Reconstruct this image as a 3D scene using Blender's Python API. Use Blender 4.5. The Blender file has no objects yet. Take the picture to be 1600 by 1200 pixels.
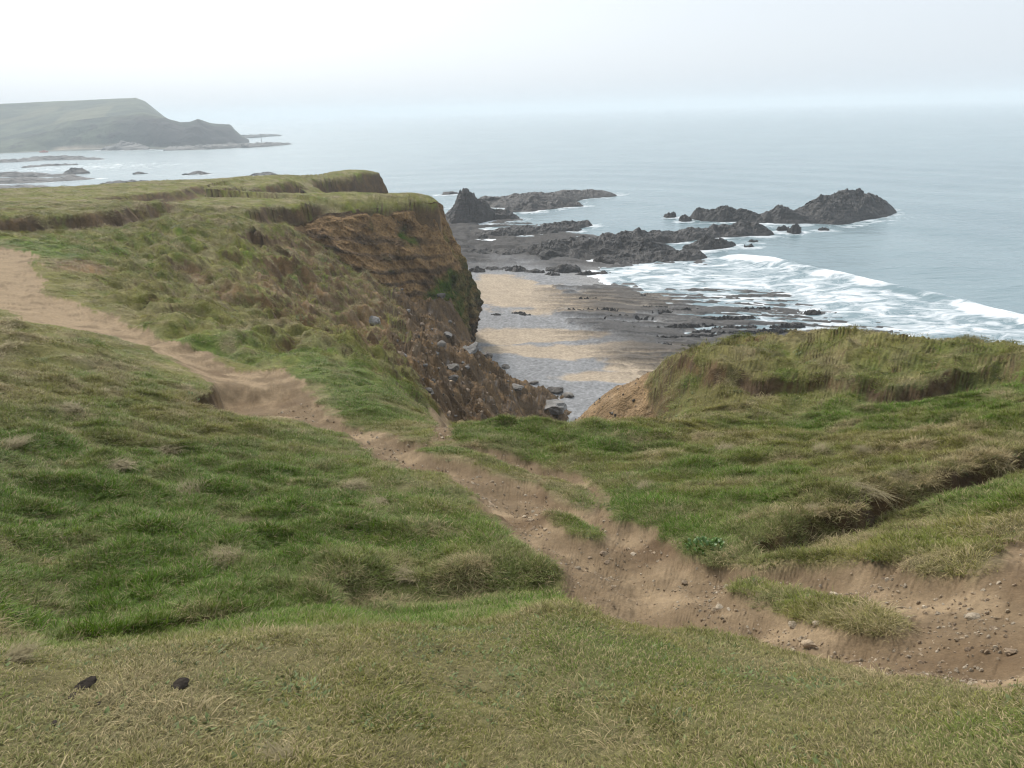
import bpy, bmesh, math, random
import numpy as np
from mathutils import Matrix, Vector, Euler

# ------------------------------------------------------------------ camera, sky, sun, exposure
EYE = 27.5                       # metres above the sea
FPX = 1200.0                     # focal length in pixels of the 1600 wide photograph
PITCH = math.atan(428 / 1200)
ROLL = -math.atan(0.025)
scn = bpy.context.scene
COL = scn.collection
_Fw = np.array([0, math.cos(PITCH), -math.sin(PITCH)])
_R0 = np.array([1.0, 0, 0])
_U0 = np.array([0, math.sin(PITCH), math.cos(PITCH)])
_R = math.cos(ROLL) * _R0 + math.sin(ROLL) * _U0
_U = -math.sin(ROLL) * _R0 + math.cos(ROLL) * _U0
cam = bpy.data.cameras.new('camera')
camo = bpy.data.objects.new('camera', cam)
COL.objects.link(camo)
cam.sensor_width = 36.0
cam.lens = 36.0 * FPX / 1600.0
cam.clip_start = 0.05
cam.clip_end = 80000
camo.matrix_world = Matrix(((_R[0], _U[0], -_Fw[0], 0), (_R[1], _U[1], -_Fw[1], 0), (_R[2], _U[2], -_Fw[2], EYE), (0, 0, 0, 1)))
scn.camera = camo

SUN_AZ = math.radians(-24)       # a little to the left of straight ahead
SUN_EL = math.radians(42)
world = bpy.data.worlds.new('World')
scn.world = world
world.use_nodes = True
wn, wl = world.node_tree.nodes, world.node_tree.links
wn.clear()
w_out = wn.new('ShaderNodeOutputWorld')
w_bg = wn.new('ShaderNodeBackground')
w_sky = wn.new('ShaderNodeTexSky')
w_sky.sky_type = 'NISHITA'
w_sky.sun_disc = False
w_sky.sun_elevation = SUN_EL
w_sky.sun_rotation = SUN_AZ
w_sky.altitude = 30
w_sky.air_density = 1.0
w_sky.dust_density = 4.0
w_sky.ozone_density = 1.0
w_hs = wn.new('ShaderNodeHueSaturation')     # thin overcast: the blue is veiled
w_hs.inputs['Saturation'].default_value = 0.42
w_mix = wn.new('ShaderNodeMix')
w_mix.data_type = 'RGBA'
w_mix.inputs[0].default_value = 0.74
w_mix.inputs[7].default_value = (5.25, 5.8, 6.4, 1)   # even cloud veil
wl.new(w_sky.outputs[0], w_hs.inputs['Color'])
wl.new(w_hs.outputs[0], w_mix.inputs[6])
wl.new(w_mix.outputs[2], w_bg.inputs[0])
w_bg.inputs[1].default_value = 0.11
wl.new(w_bg.outputs[0], w_out.inputs[0])

sun = bpy.data.lights.new('sun', 'SUN')
sun.energy = 2.2
sun.angle = math.radians(10)
sun.color = (1.0, 0.95, 0.88)
suno = bpy.data.objects.new('sun', sun)
COL.objects.link(suno)
_sd = Vector((math.sin(SUN_AZ) * math.cos(SUN_EL), math.cos(SUN_AZ) * math.cos(SUN_EL), math.sin(SUN_EL)))
suno.rotation_euler = (-_sd).to_track_quat('-Z', 'Y').to_euler()
suno.location = (0, 0, 200)

scn.view_settings.view_transform = 'Standard'
scn.view_settings.look = 'None'
scn.view_settings.exposure = 0.55
scn.view_settings.gamma = 1.0
scn.view_settings.use_curve_mapping = False
cy = scn.cycles
cy.max_bounces = 5
cy.diffuse_bounces = 3
cy.glossy_bounces = 2
cy.transmission_bounces = 2
cy.volume_bounces = 2
cy.transparent_max_bounces = 6
cy.caustics_reflective = False
cy.caustics_refractive = False
cy.use_adaptive_sampling = True
cy.adaptive_threshold = .02
cy.filter_width = 1.2
cy.use_denoising = True
try:
    cy.denoiser = 'OPENIMAGEDENOISE'
    cy.denoising_input_passes = 'RGB_ALBEDO_NORMAL'
    cy.denoising_prefilter = 'ACCURATE'
except Exception:
    pass

rng = np.random.default_rng(7)
random.seed(7)

# ------------------------------------------------------------------ noise
def _h(ix, iy, iz, seed):
    n = (ix.astype(np.uint32) * np.uint32(374761393) + iy.astype(np.uint32) * np.uint32(668265263)
         + iz.astype(np.uint32) * np.uint32(2246822519) + np.uint32(seed * 3266489917 & 0xffffffff))
    n = (n ^ (n >> np.uint32(13))) * np.uint32(1274126177)
    n = n ^ (n >> np.uint32(16))
    return (n * np.uint32(2654435761) >> np.uint32(8)).astype(np.float64) / 16777216.0

_GT = np.linspace(0, 2 * np.pi, 257)[:256]
_GCX = np.cos(_GT).astype(np.float32); _GSX = np.sin(_GT).astype(np.float32)
def noise2(x, y, seed=0):
    x = np.asarray(x, float); y = np.asarray(y, float)
    fx0 = np.floor(x); fy0 = np.floor(y)
    fx = (x - fx0).astype(np.float32); fy = (y - fy0).astype(np.float32)
    hx = fx0.astype(np.int64).astype(np.uint32) * np.uint32(374761393) + np.uint32(seed * 3266489917 & 0xffffffff)
    hy = fy0.astype(np.int64).astype(np.uint32) * np.uint32(668265263)
    hx1 = hx + np.uint32(374761393); hy1 = hy + np.uint32(668265263)
    def g(p, q, i, j):
        n = p + q
        n = (n ^ (n >> np.uint32(13))) * np.uint32(1274126177)
        n = ((n ^ (n >> np.uint32(16))) * np.uint32(2654435761)) >> np.uint32(24)
        return _GCX[n] * (fx - i) + _GSX[n] * (fy - j)
    u = fx * fx * fx * (fx * (fx * 6 - 15) + 10); v = fy * fy * fy * (fy * (fy * 6 - 15) + 10)
    a = g(hx, hy, 0, 0); a += (g(hx1, hy, 1, 0) - a) * u
    b = g(hx, hy1, 0, 1); b += (g(hx1, hy1, 1, 1) - b) * u
    return ((a + (b - a) * v) * 1.5).astype(float)

def noise3(x, y, zc, seed=0):
    x, y, zc = (np.asarray(q, float) for q in (x, y, zc))
    ix, iy, iz = (np.floor(q).astype(np.int64) for q in (x, y, zc))
    fx, fy, fz = x - ix, y - iy, zc - iz
    u, v, w = (q * q * (3 - 2 * q) for q in (fx, fy, fz))
    def g(i, j, k): return _h(ix + i, iy + j, iz + k, seed) * 2 - 1
    def l(a, b, t): return a + (b - a) * t
    return l(l(l(g(0, 0, 0), g(1, 0, 0), u), l(g(0, 1, 0), g(1, 1, 0), u), v),
             l(l(g(0, 0, 1), g(1, 0, 1), u), l(g(0, 1, 1), g(1, 1, 1), u), v), w)

def fbm(x, y, o=4, seed=0, gain=0.5):
    s = 0; a = 1.0; t = 0
    for k in range(o):
        s = s + a * noise2(x, y, seed + k * 17); t += a
        x = x * 2.03 + 13.7; y = y * 2.03 - 7.1; a *= gain
    return s / t

def fbm3(x, y, z, o=4, seed=0, gain=0.5):
    s = 0; a = 1.0; t = 0
    for k in range(o):
        s = s + a * noise3(x, y, z, seed + k * 17); t += a
        x = x * 2.03 + 3.7; y = y * 2.03 - 7.1; z = z * 2.03 + 1.3; a *= gain
    return s / t

def ridged(x, y, o=4, seed=0):
    s = 0; a = 1.0; t = 0
    for k in range(o):
        s = s + a * (1 - np.abs(noise2(x, y, seed + k * 31)) * 1.6); t += a
        x = x * 2.1 + 5.2; y = y * 2.1 + 1.9; a *= 0.5
    return s / t

def sst(a, b, x):
    t = np.clip((x - a) / (b - a), 0, 1)
    return t * t * (3 - 2 * t)

# ------------------------------------------------------------------ survey: sight lines -> places on the ground
def ray(px, py):
    d = FPX * _Fw + (px - 800) * _R - (py - 600) * _U
    return d / math.hypot(d[0], d[1])

def at_d(px, py, D):
    r = ray(px, py)
    return np.array([r[0] * D, r[1] * D, EYE + r[2] * D])

def at_z(px, py, z=0.0):
    r = ray(px, py)
    return at_d(px, py, (z - EYE) / r[2])

CT = []                                    # (azimuth, ln range, drop below the eye)
def ct(px, py, D):
    r = ray(px, py); CT.append((math.atan2(r[0], r[1]), math.log(D), -r[2] * D))
def cd(px, D, drop):
    r = ray(px, 500); CT.append((math.atan2(r[0], r[1]), math.log(D), drop))
for a_ in (-80, -60, -40, -20, 0, 20, 40, 60, 80):
    CT.append((math.radians(a_), math.log(0.6), 1.62))
# the bank the walker stands on
for p in ((0, 1200, 2.0), (450, 1200, 1.85), (800, 1200, 1.85), (1200, 1200, 1.85), (1600, 1200, 2.0),
          (0, 1100, 2.45), (450, 1090, 2.35), (800, 1080, 2.4), (1200, 1110, 2.3),
          (0, 1016, 3.05), (230, 1005, 3.05), (450, 988, 3.05), (640, 972, 3.1), (870, 952, 3.25), (1000, 972, 3.3), (1130, 1005, 3.2), (1400, 1058, 2.8), (1600, 1064, 2.75)):
    ct(*p)
# hollow beyond it, left
for p in ((0, 985, 4.5), (230, 975, 4.6), (450, 950, 4.8), (640, 935, 4.7), (780, 925, 4.6), (0, 900, 5.6), (230, 890, 5.9), (450, 870, 6.0), (650, 860, 6.0), (800, 870, 5.6),
          (0, 800, 7.6), (230, 790, 7.8), (450, 790, 7.6), (640, 790, 7.4), (0, 710, 10), (230, 690, 11), (450, 700, 10.8), (540, 668, 13.0), (560, 692, 11.5), (515, 690, 11.6), (490, 668, 12.8),
          (60, 660, 11.5), (0, 640, 12.5), (150, 600, 14.8), (330, 640, 13.5), (0, 560, 17), (150, 560, 17.5), (0, 505, 23), (120, 520, 22)):
    ct(*p)
# footpath
for p in ((1600, 900, 4.5), (1500, 960, 3.95), (1400, 1000, 3.6), (1350, 930, 4.5), (1200, 940, 4.6), (1000, 900, 5.3), (940, 860, 6.0), (850, 820, 6.8), (780, 790, 7.6),
          (700, 740, 9.0), (600, 695, 11.2), (500, 640, 14.5), (430, 600, 17.5), (340, 575, 20), (250, 535, 23.5), (150, 505, 27), (60, 480, 30), (30, 430, 37), (0, 395, 43)):
    ct(*p)
# slope to the right of the path
for p in ((1100, 800, 7.3), (1000, 760, 8.6), (1000, 700, 11), (900, 700, 11), (850, 690, 11.5), (1300, 800, 6.9), (1180, 860, 5.95), (1450, 800, 6.6), (1600, 800, 6.3), (1600, 730, 8.3),
          (1450, 730, 8.9), (1300, 720, 9.7), (1200, 700, 10.9), (1300, 660, 13.2), (1500, 650, 12.6), (1600, 640, 12.6), (1100, 660, 13.6), (1600, 850, 5.3), (1400, 860, 5.4),
          (1250, 645, 15.2), (1100, 643, 15.4), (1450, 622, 15.2), (1600, 590, 16.5)):
    ct(*p)
# hummock on the right and the drop behind it
for p in ((1070, 556, 18.8), (1150, 575, 17.8), (1250, 585, 17.6), (1400, 590, 17.4), (1530, 575, 18), (1100, 540, 20.5), (1250, 521, 23), (1350, 522, 23), (1500, 527, 22), (1600, 544, 20.8), (1250, 550, 20.3), (1450, 550, 20)):
    ct(*p)
for px in (1090, 1250, 1400, 1600, 1800):
    cd(px, 25, 8.2); cd(px, 30, 14); cd(px, 42, 27); cd(px, 70, 33); cd(px, 200, 34)
cd(1900, 21, 5.3); cd(1900, 12, 4.2); cd(1900, 6, 2.4); cd(1900, 3, 1.7)
# orange scree flank into the gully
for p in ((1000, 612, 20), (950, 640, 20), (1030, 590, 19.6), (900, 655, 22)):
    ct(*p)
cd(1010, 28, 13); cd(1010, 40, 23); cd(1000, 70, 33); cd(1000, 200, 34)
# near lip of the gully
for p in ((560, 556, 24), (620, 600, 21), (660, 640, 17.5), (700, 668, 13.5), (760, 662, 13.2), (830, 657, 13.2), (900, 657, 13), (980, 652, 13.4), (580, 640, 14.5), (640, 670, 12.8)):
    ct(*p)
# the slip: debris, slumped turf, toe on the beach
for p in ((600, 545, 33), (640, 575, 33), (660, 610, 33), (700, 640, 38), (690, 560, 50), (740, 600, 50), (760, 640, 46), (800, 600, 60), (800, 635, 54), (830, 652, 56), (860, 640, 62), (895, 640, 66),
          (740, 552, 64), (690, 515, 70), (740, 545, 78), (600, 490, 60), (640, 500, 62), (560, 500, 52), (500, 500, 44), (500, 530, 33), (450, 520, 32), (400, 500, 33), (450, 480, 42), (500, 460, 53),
          (560, 450, 62), (620, 470, 68), (350, 470, 37), (400, 450, 43), (300, 500, 26.5), (400, 540, 24.5), (500, 555, 23.5), (250, 470, 33), (300, 440, 41), (200, 440, 38), (150, 470, 31.5)):
    ct(*p)
cd(800, 19, 10.5); cd(900, 18, 9.5); cd(700, 19, 9.0); cd(980, 18, 8.6); cd(850, 32, 17.2); cd(950, 32, 19); cd(900, 48, 24.5); cd(960, 60, 31); cd(850, 90, 32); cd(800, 100, 32); cd(800, 200, 34); cd(900, 200, 34)
# plateau
for p in ((120, 400, 43), (0, 370, 50), (200, 380, 49), (300, 380, 52), (400, 400, 54), (450, 400, 60), (500, 410, 66), (400, 360, 64), (300, 345, 62), (200, 345, 59), (100, 350, 57), (480, 350, 74),
          (540, 360, 77), (600, 400, 76), (640, 440, 76), (0, 336, 63), (150, 325, 68), (300, 320, 71), (380, 320, 74), (480, 318, 79), (560, 313, 82), (640, 308, 86), (690, 312, 88),
          (300, 306, 84), (450, 302, 90), (600, 300, 93), (0, 310, 80), (150, 308, 82), (0, 297, 98), (150, 291, 102), (250, 282, 112), (350, 279, 116), (450, 276, 118), (590, 268, 138), (540, 272, 132)):
    ct(*p)
cd(300, 150, 12); cd(100, 140, 9); cd(0, 190, 11); cd(450, 150, 11); cd(590, 150, 10.5); cd(560, 112, 13.5); cd(640, 112, 16); cd(-300, 60, 5); cd(-300, 150, 7); cd(-300, 30, 5); cd(-300, 12, 3); cd(-300, 5, 2)
CT = np.array(CT)

def _tps_fit(c, lam=2e-3):
    p = np.c_[c[:, 0] * 2.2, c[:, 1]]
    d = np.linalg.norm(p[:, None] - p[None], axis=2)
    K = np.where(d > 0, d * d * np.log(d + 1e-9), 0) + np.eye(len(p)) * lam
    Q = np.c_[np.ones(len(p)), p]
    M = np.block([[K, Q], [Q.T, np.zeros((3, 3))]])
    s = np.linalg.solve(M, np.r_[np.sqrt(c[:, 2]), 0, 0, 0])
    return p, s
_tp, _ts = _tps_fit(CT)
_GA = np.linspace(math.radians(-82), math.radians(82), 420)
_GL = np.linspace(math.log(0.55), math.log(200), 420)
def _grid():
    out = np.zeros((len(_GA), len(_GL)))
    for i, a in enumerate(_GA):
        q = np.c_[np.full(len(_GL), a * 2.2), _GL]
        d = np.linalg.norm(q[:, None] - _tp[None], axis=2)
        out[i] = np.where(d > 0, d * d * np.log(d + 1e-9), 0) @ _ts[:-3] + _ts[-3] + q @ _ts[-2:]
    return np.clip(out, 0.8, 6.2) ** 2
_GZ = _grid()

def base_z(x, y):
    a = np.arctan2(x, y); l = 0.5 * np.log(np.maximum(x * x + y * y, 0.3))
    fa = np.clip((a - _GA[0]) / (_GA[1] - _GA[0]), 0, len(_GA) - 1.001)
    fl = np.clip((l - _GL[0]) / (_GL[1] - _GL[0]), 0, len(_GL) - 1.001)
    i = fa.astype(int); j = fl.astype(int); u = fa - i; v = fl - j
    z = (_GZ[i, j] * (1 - u) * (1 - v) + _GZ[i + 1, j] * u * (1 - v) + _GZ[i, j + 1] * (1 - u) * v + _GZ[i + 1, j + 1] * u * v)
    return EYE - z

def ground_at(px, py, dmin=1.0, dmax=190.0):
    """where a sight line meets the smooth ground"""
    r = ray(px, py)
    D = np.exp(np.linspace(math.log(dmin), math.log(dmax), 2500))
    hit = base_z(r[0] * D, r[1] * D) >= EYE + r[2] * D
    k = int(np.argmax(hit)) if hit.any() else len(D) - 1
    return np.array([r[0] * D[k], r[1] * D[k]])

def poly(pts, dmin=1.0):
    return np.array([ground_at(*p, dmin=dmin) for p in pts])

def seg_dist(x, y, P, closed=False):
    """distance to a polyline, side sign (+ on its right hand) and position along it 0..1"""
    best = np.full(x.shape, 1e18); sg = np.ones(x.shape); par = np.zeros(x.shape)
    n = len(P); m = n if closed else n - 1
    L = np.r_[0, np.cumsum(np.linalg.norm(np.diff(P, axis=0), axis=1))]
    for k in range(m):
        a = P[k]; b = P[(k + 1) % n]; d = b - a; l2 = d @ d + 1e-12
        t = np.clip(((x - a[0]) * d[0] + (y - a[1]) * d[1]) / l2, 0, 1)
        ex = x - a[0] - t * d[0]; ey = y - a[1] - t * d[1]
        q = ex * ex + ey * ey
        c = d[0] * (y - a[1]) - d[1] * (x - a[0])
        w = q < best
        best = np.where(w, q, best); sg = np.where(w, np.where(c < 0, 1, -1), sg)
        if not closed:
            par = np.where(w, (L[k] + t * (L[k + 1] - L[k])) / L[-1], par)
    return np.sqrt(best), sg, par

def inside(x, y, P):
    r = np.zeros(x.shape, bool); n = len(P)
    for k in range(n):
        a = P[k]; b = P[(k + 1) % n]
        if a[1] == b[1]: continue
        c = ((a[1] > y) != (b[1] > y)) & (x < (b[0] - a[0]) * (y - a[1]) / (b[1] - a[1]) + a[0])
        r ^= c
    return r

def sdist(x, y, P):
    """signed distance to a closed outline, + inside"""
    lo = P.min(0) - 6; hi = P.max(0) + 6
    out = np.full(x.shape, -6.0)
    m = (x > lo[0]) & (x < hi[0]) & (y > lo[1]) & (y < hi[1])
    if m.any():
        d = seg_dist(x[m], y[m], P, True)[0]
        out[m] = np.where(inside(x[m], y[m], P), d, -d)
    return out

PATH = poly([(-60, 375), (0, 385), (35, 392), (62, 399), (45, 413), (72, 438), (62, 460), (112, 469), (150, 488), (186, 497), (232, 519), (290, 540), (352, 551), (335, 566), (372, 577), (440, 576), (482, 600), (520, 645), (548, 660),
             (592, 672), (640, 689), (690, 694), (740, 695), (800, 708), (860, 730), (905, 738), (936, 760), (948, 790), (962, 815), (1000, 812), (1058, 850), (1092, 872), (1150, 886), (1185, 892), (1250, 880), (1330, 878), (1422, 868), (1440, 892),
             (1520, 898), (1570, 880), (1560, 845), (1640, 815), (1800, 850), (2400, 900), (2400, 1130), (1760, 1066), (1600, 1062), (1480, 1060), (1400, 1052), (1330, 1030), (1230, 1013), (1150, 990), (1080, 978), (1000, 968), (950, 958), (905, 940), (868, 900),
             (880, 880), (835, 862), (800, 835), (772, 800), (765, 812), (742, 778), (722, 757), (690, 738), (640, 735), (590, 716), (560, 695), (535, 676), (482, 655), (430, 635), (392, 626), (352, 618), (335, 600), (300, 580), (270, 560),
             (222, 540), (180, 526), (140, 518), (90, 510), (30, 500), (22, 486), (-60, 476)])
ISLES = [poly(q) for q in (
    [(1160, 908), (1185, 908), (1210, 915), (1265, 930), (1330, 940), (1385, 962), (1390, 976), (1330, 972), (1265, 955), (1215, 938), (1190, 926), (1165, 922)],
    [(862, 798), (885, 806), (922, 824), (930, 834), (900, 826), (872, 812)],
    [(660, 700), (700, 697), (740, 706), (800, 728), (838, 742), (835, 752), (790, 742), (740, 722), (690, 712)],
    [(858, 745), (905, 758), (930, 785), (918, 793), (880, 780), (862, 765)])]
TRAIL = poly([(672, 650), (700, 655), (712, 690), (672, 688)], 8.0)
SC_FIELD = poly([(-120, 346), (0, 341), (60, 339), (130, 336), (190, 333), (215, 323), (250, 317), (268, 313)], 40)
SC_BACK = poly([(130, 311), (200, 306), (290, 298), (320, 290), (337, 294)], 60)
SC_BACK2 = poly([(342, 297), (390, 290), (440, 286), (460, 285), (476, 291), (486, 299)], 60)
SC_MAIN = poly([(376, 331), (392, 323), (430, 320), (470, 322), (520, 318)], 50)
SC_STEP = poly([(376, 362), (396, 352), (404, 358), (440, 366), (475, 370)], 40)
SC_BUMP = poly([(262, 627), (300, 623), (325, 616), (337, 602), (336, 592)], 8)
SC_MOUNDEND = poly([(1190, 530), (1125, 540), (1090, 548), (1072, 556)], 12)
SC_MOUND = poly([(1066, 556), (1085, 569), (1130, 580), (1185, 594), (1215, 590), (1290, 588), (1340, 596), (1400, 608), (1440, 604), (1500, 588), (1570, 570)], 12)
SC_DITCH = poly([(1160, 872), (1200, 842), (1250, 817), (1290, 796), (1330, 791), (1370, 771), (1420, 755), (1480, 741), (1540, 722), (1620, 700)], 5)
SC_BANK = poly([(-60, 1017), (100, 1012), (250, 1004), (400, 993), (520, 982), (640, 969), (760, 957), (850, 950)], 2)
SC_HOLLOW = poly([(480, 918), (560, 908), (640, 898), (720, 892), (800, 882), (852, 868)], 4)
SC_FARCLIFF = np.array([at_d(q[0], q[1], q[2])[:2] for q in ((488, 279, 119), (520, 276, 124), (556, 272, 129), (590, 268, 136), (606, 280, 138), (640, 298, 140))])

# outline of the headland: sheer ground outside it
COAST = np.array([at_d(px, 400, D)[:2] for px, D in ((-1500, 60), (-900, 112), (-200, 100), (0, 103), (150, 108), (260, 118), (360, 122), (470, 128), (560, 142), (592, 143), (612, 140), (638, 136), (625, 128), (600, 120), (590, 110),
                  (640, 107), (674, 101.5), (696, 96.5), (706, 92.5), (704, 88), (695, 84), (690, 77.5), (745, 76.5), (800, 75), (930, 74), (1000, 60), (1100, 45), (1300, 40), (1800, 40), (2200, 10), (2500, 1), (-4000, 1))])

# the bare cliff at the nose: brink and foot
BRINK = [(448, 321, 76.5), (500, 320, 78.5), (540, 317, 80), (600, 312, 83), (640, 309, 85), (672, 309, 86.3), (690, 312, 88.6), (692, 313, 92), (680, 312, 96), (655, 312, 101), (620, 312, 104)]
FOOT = [(450, 326, 75.6), (520, 400, 72), (590, 455, 71), (640, 480, 73), (690, 505, 75.5), (722, 528, 79), (746, 536, 85.5), (747, 536, 91.5), (725, 536, 98), (690, 536, 104), (640, 536, 110)]
BR = np.array([at_d(*q) for q in BRINK]); FT = np.array([at_d(*q) for q in FOOT])
STRIP = np.r_[BR[:, :2], FT[::-1, :2]]

WATERLINE = np.r_[np.array([at_d(q[0], 400, q[1])[:2] for q in ((-900, 125), (0, 128), (300, 140), (520, 158), (610, 172), (670, 192))]), np.array([at_z(*q)[:2] for q in ((700, 348), (760, 372), (830, 385), (900, 398), (930, 410), (918, 426), (950, 450), (990, 472), (1020, 500), (1065, 528), (1120, 556), (1350, 600), (1700, 700))])]

LANDSIDE = np.r_[WATERLINE, np.array([[150., -60.], [-300., -60.]])]
def shore(x, y):
    """distance from the tideline, + on the land side"""
    d = seg_dist(x, y, WATERLINE)[0]
    return np.where(inside(x, y, LANDSIDE), d, -d)

def beach_z(x, y):
    d = shore(x, y)
    z = np.where(d > 0, 0.055 * d, 0.03 * d)
    z = np.clip(z, -2.2, 2.6)
    return z + 0.12 * fbm(x * 0.12, y * 0.12, 3, 91)

def wob(x, y, sc, amp, seed):
    return amp * fbm(x * sc, y * sc, 2, seed), amp * fbm(x * sc + 31.7, y * sc - 12.2, 2, seed + 5)

def scarp(x, y, P, h, w, L, side=1, ends=0.12, wander=0.0, seed=3):
    lo = P.min(0) - 4 * L - 2; hi = P.max(0) + 4 * L + 2
    out = np.zeros(x.shape); face = np.zeros(x.shape)
    m = (x > lo[0]) & (x < hi[0]) & (y > lo[1]) & (y < hi[1])
    if not m.any(): return out, face
    xx, yy = x[m], y[m]
    if wander:
        a, b = wob(xx, yy, 0.8 / max(wander, .2) * 0.5, wander, seed)
        xx = xx + a; yy = yy + b
    d, s, t = seg_dist(xx, yy, P)
    d = d * s * side
    e = sst(0, ends, t) * sst(0, ends, 1 - t) if ends else 1.0
    out[m] = h * e * sst(-w / 2, w / 2, d) * np.exp(-np.maximum(d - w / 2, 0) / L)
    face[m] = np.minimum(e * 2, 1) * sst(-w * .75, -w * .2, d) * sst(w * 1.0, w * .35, d)
    return out, face

def land(x, y):
    shp = x.shape; x = x.ravel().astype(float); y = y.ravel().astype(float)
    D = np.hypot(x, y)
    z = base_z(x, y)
    m = {}
    # --- sheer coast
    d, s, _ = seg_dist(x, y, COAST, True)
    dout = np.where(inside(x, y, COAST), -d, d) + 0.4 * fbm(x * .2, y * .2, 3, 40)
    cap = EYE - 4.6 - 5.0 * np.maximum(0, dout + 1.9)
    m['sheer'] = sst(0, 1.0, z - cap) * (D > 60)
    z = np.where(D > 34, np.minimum(z, cap), z)
    # --- slump: broken turf and debris in the bowl
    a = np.degrees(np.arctan2(x, y))
    bowl = sst(23, 30, D) * sst(86, 74, D) * sst(-27, -17, a + 0.0 * D) * sst(EYE - 7.0, EYE - 9.5, z)
    m['bowl'] = bowl
    deb = bowl * sst(EYE - 8.8, EYE - 11.5, z + 1.6 * fbm(x * .22, y * .22, 3, 8)) * sst(-11.5, -7.5, a + 2.2 * fbm(x * .15, y * .15, 3, 9) + sst(40, 60, D) * -1.5)
    deb = np.maximum(deb, sst(14.5, 18.5, D) * sst(60, 50, D) * sst(2.5, 6.0, a) * sst(15.0, 11.5, a) * sst(EYE - 6.7, EYE - 7.5, z + .5 * fbm(x * .5, y * .5, 3, 11)))
    m['debris'] = np.clip(deb, 0, 1)
    z = z + 1.35 * bowl * (1.1 * (ridged(x * .13 + y * .05, y * .13, 4, 21) - 0.55) + 0.75 * fbm(x * .35, y * .35, 4, 22) + .6 * (ridged(x * .55, y * .4, 4, 25) - .6))
    wx0, wy0 = x + 1.2 * fbm(x * .2, y * .2, 2, 26), y + 1.2 * fbm(x * .2 + 9, y * .2, 2, 27)
    bil = np.abs(noise2(wx0 * .42, wy0 * .30, 28)); bil2 = np.abs(noise2(wx0 * 1.0, wy0 * .75, 29))
    hum = sst(17, 26, D) * sst(80, 66, D) * sst(-31, -24, a) * sst(2, -4, a) * sst(EYE - 5.4, EYE - 6.6, z)
    z = z + hum * (1.0 * (bil - .25) + .42 * (bil2 - .25))
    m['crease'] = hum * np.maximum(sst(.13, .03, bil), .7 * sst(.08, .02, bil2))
    blocks = np.floor((fbm(x * .25, y * .25, 3, 23) + .5) * 5) / 5
    z = z + deb * (.25 + .75 * sst(20, 34, D)) * (0.8 * (blocks - .4) + 0.5 * fbm(x * .8, y * .8, 4, 24))
    # --- scarps
    face = np.zeros(x.shape)
    for P, h, w, L, sd, en, wa in ((SC_FIELD, 1.0, 1.0, 14, 1, .12, .8), (SC_BACK, .9, 1.3, 12, 1, .15, .8), (SC_BACK2, 1.7, 1.6, 12, 1, .12, .8), (SC_MAIN, 1.2, 1.1, 9, 1, .25, .9), (SC_STEP, 0.8, 0.6, 4, 1, .15, .5),
                               (SC_BUMP, 0.6, 0.16, 1.2, 1, .2, .15), (SC_MOUND, 0.30, 0.3, 2.0, 1, .05, .3), (SC_MOUNDEND, .45, .5, 9, 1, .12, .2), (SC_DITCH, 0.30, 0.22, 0.7, 1, .1, .16), (SC_BANK, 0.10, 0.25, 1.2, -1, .1, .15), (SC_HOLLOW, .20, .45, .9, 1, .2, .2), (SC_FARCLIFF, 7.5, 4.0, 25, 1, .1, .8)):
        q, f = scarp(x, y, P, h, w, L, sd, en, wa)
        z = z - q; face = np.maximum(face, f * (0 if P is SC_BANK or P is SC_HOLLOW else 1))
    fk_ = np.clip(14 / np.maximum(D, 1), .25, 1)
    m['face'] = face * sst(-.28, .12, fbm(x * 1.3 * fk_, y * 1.3 * fk_, 3, 41))
    # --- footpath worn into the turf
    wx, wy = wob(x, y, 2.2, 0.10, 60)
    k = np.clip(D / 9, 0.6, 2.6)
    e = sdist(x + wx * k, y + wy * k, PATH)
    e = e + 0.10 * k * fbm(x * 3.1, y * 3.1, 3, 61)
    for I in ISLES:
        q = sdist(x + wx * .4, y + wy * .4, I)
        e = np.minimum(e, -q - .07)
    tr = sdist(x + wx, y + wy, TRAIL)
    m['path'] = np.clip(np.maximum(e, tr) / 0.12 * 0.5 + 0.5, 0, 1)
    near = sst(20, 8, D)
    z = z - (0.06 + 0.05 * near) * sst(-0.05, 0.10 + .08 * k, e) - (0.05 + 0.09 * near) * sst(0.1, 0.8, e)
    m['edge'] = np.exp(-(e / (0.16 * k)) ** 2)
    inpath = m['path']
    z = z + inpath * sst(30, 12, D) * (0.06 * fbm(x * 2.3, y * 2.3, 4, 62) + .03 * (ridged(x * 3.2, y * 3.2, 3, 64) - .6) + 0.014 * fbm(x * 11, y * 11, 3, 63))
    # --- turf relief
    gr = (1 - inpath) * (1 - 0.6 * deb) * (.25 + .75 * sst(0.0, 1.5 + .06 * D, -e))
    bankm = sst(3.6, 3.0, D - 0.25 * np.abs(a) / 40)
    h1 = fbm(x * .9, y * .9, 4, 70); h2 = ridged(x * .55 + .3 * y, y * .8, 3, 71) - 0.5
    amp = (1 - bankm) * sst(3, 6, D)
    z = z + gr * amp * (0.15 * h1 + 0.10 * h2 + .16 * (np.abs(noise2(x * 1.1 + .3 * h1, y * 1.3, 75)) - .25)) * np.clip(1 - 0.5 * sst(50, 70, D), 0, 1)
    z = z + gr * (0.02 * fbm(x * 4.5, y * 4.5, 3, 72) + 0.006 * fbm(x * 15, y * 15, 2, 73)) * sst(25, 12, D)
    z = z + gr * sst(12, 25, D) * sst(75, 55, D) * 0.36 * fbm(x * .8, y * 1.5, 4, 74)
    # --- under the cliff sheet
    z = z - 3.6 * sst(0.2, 2.2, sdist(x, y, STRIP))
    m = {k_: v.reshape(shp) for k_, v in m.items()}
    return z.reshape(shp), m

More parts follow.
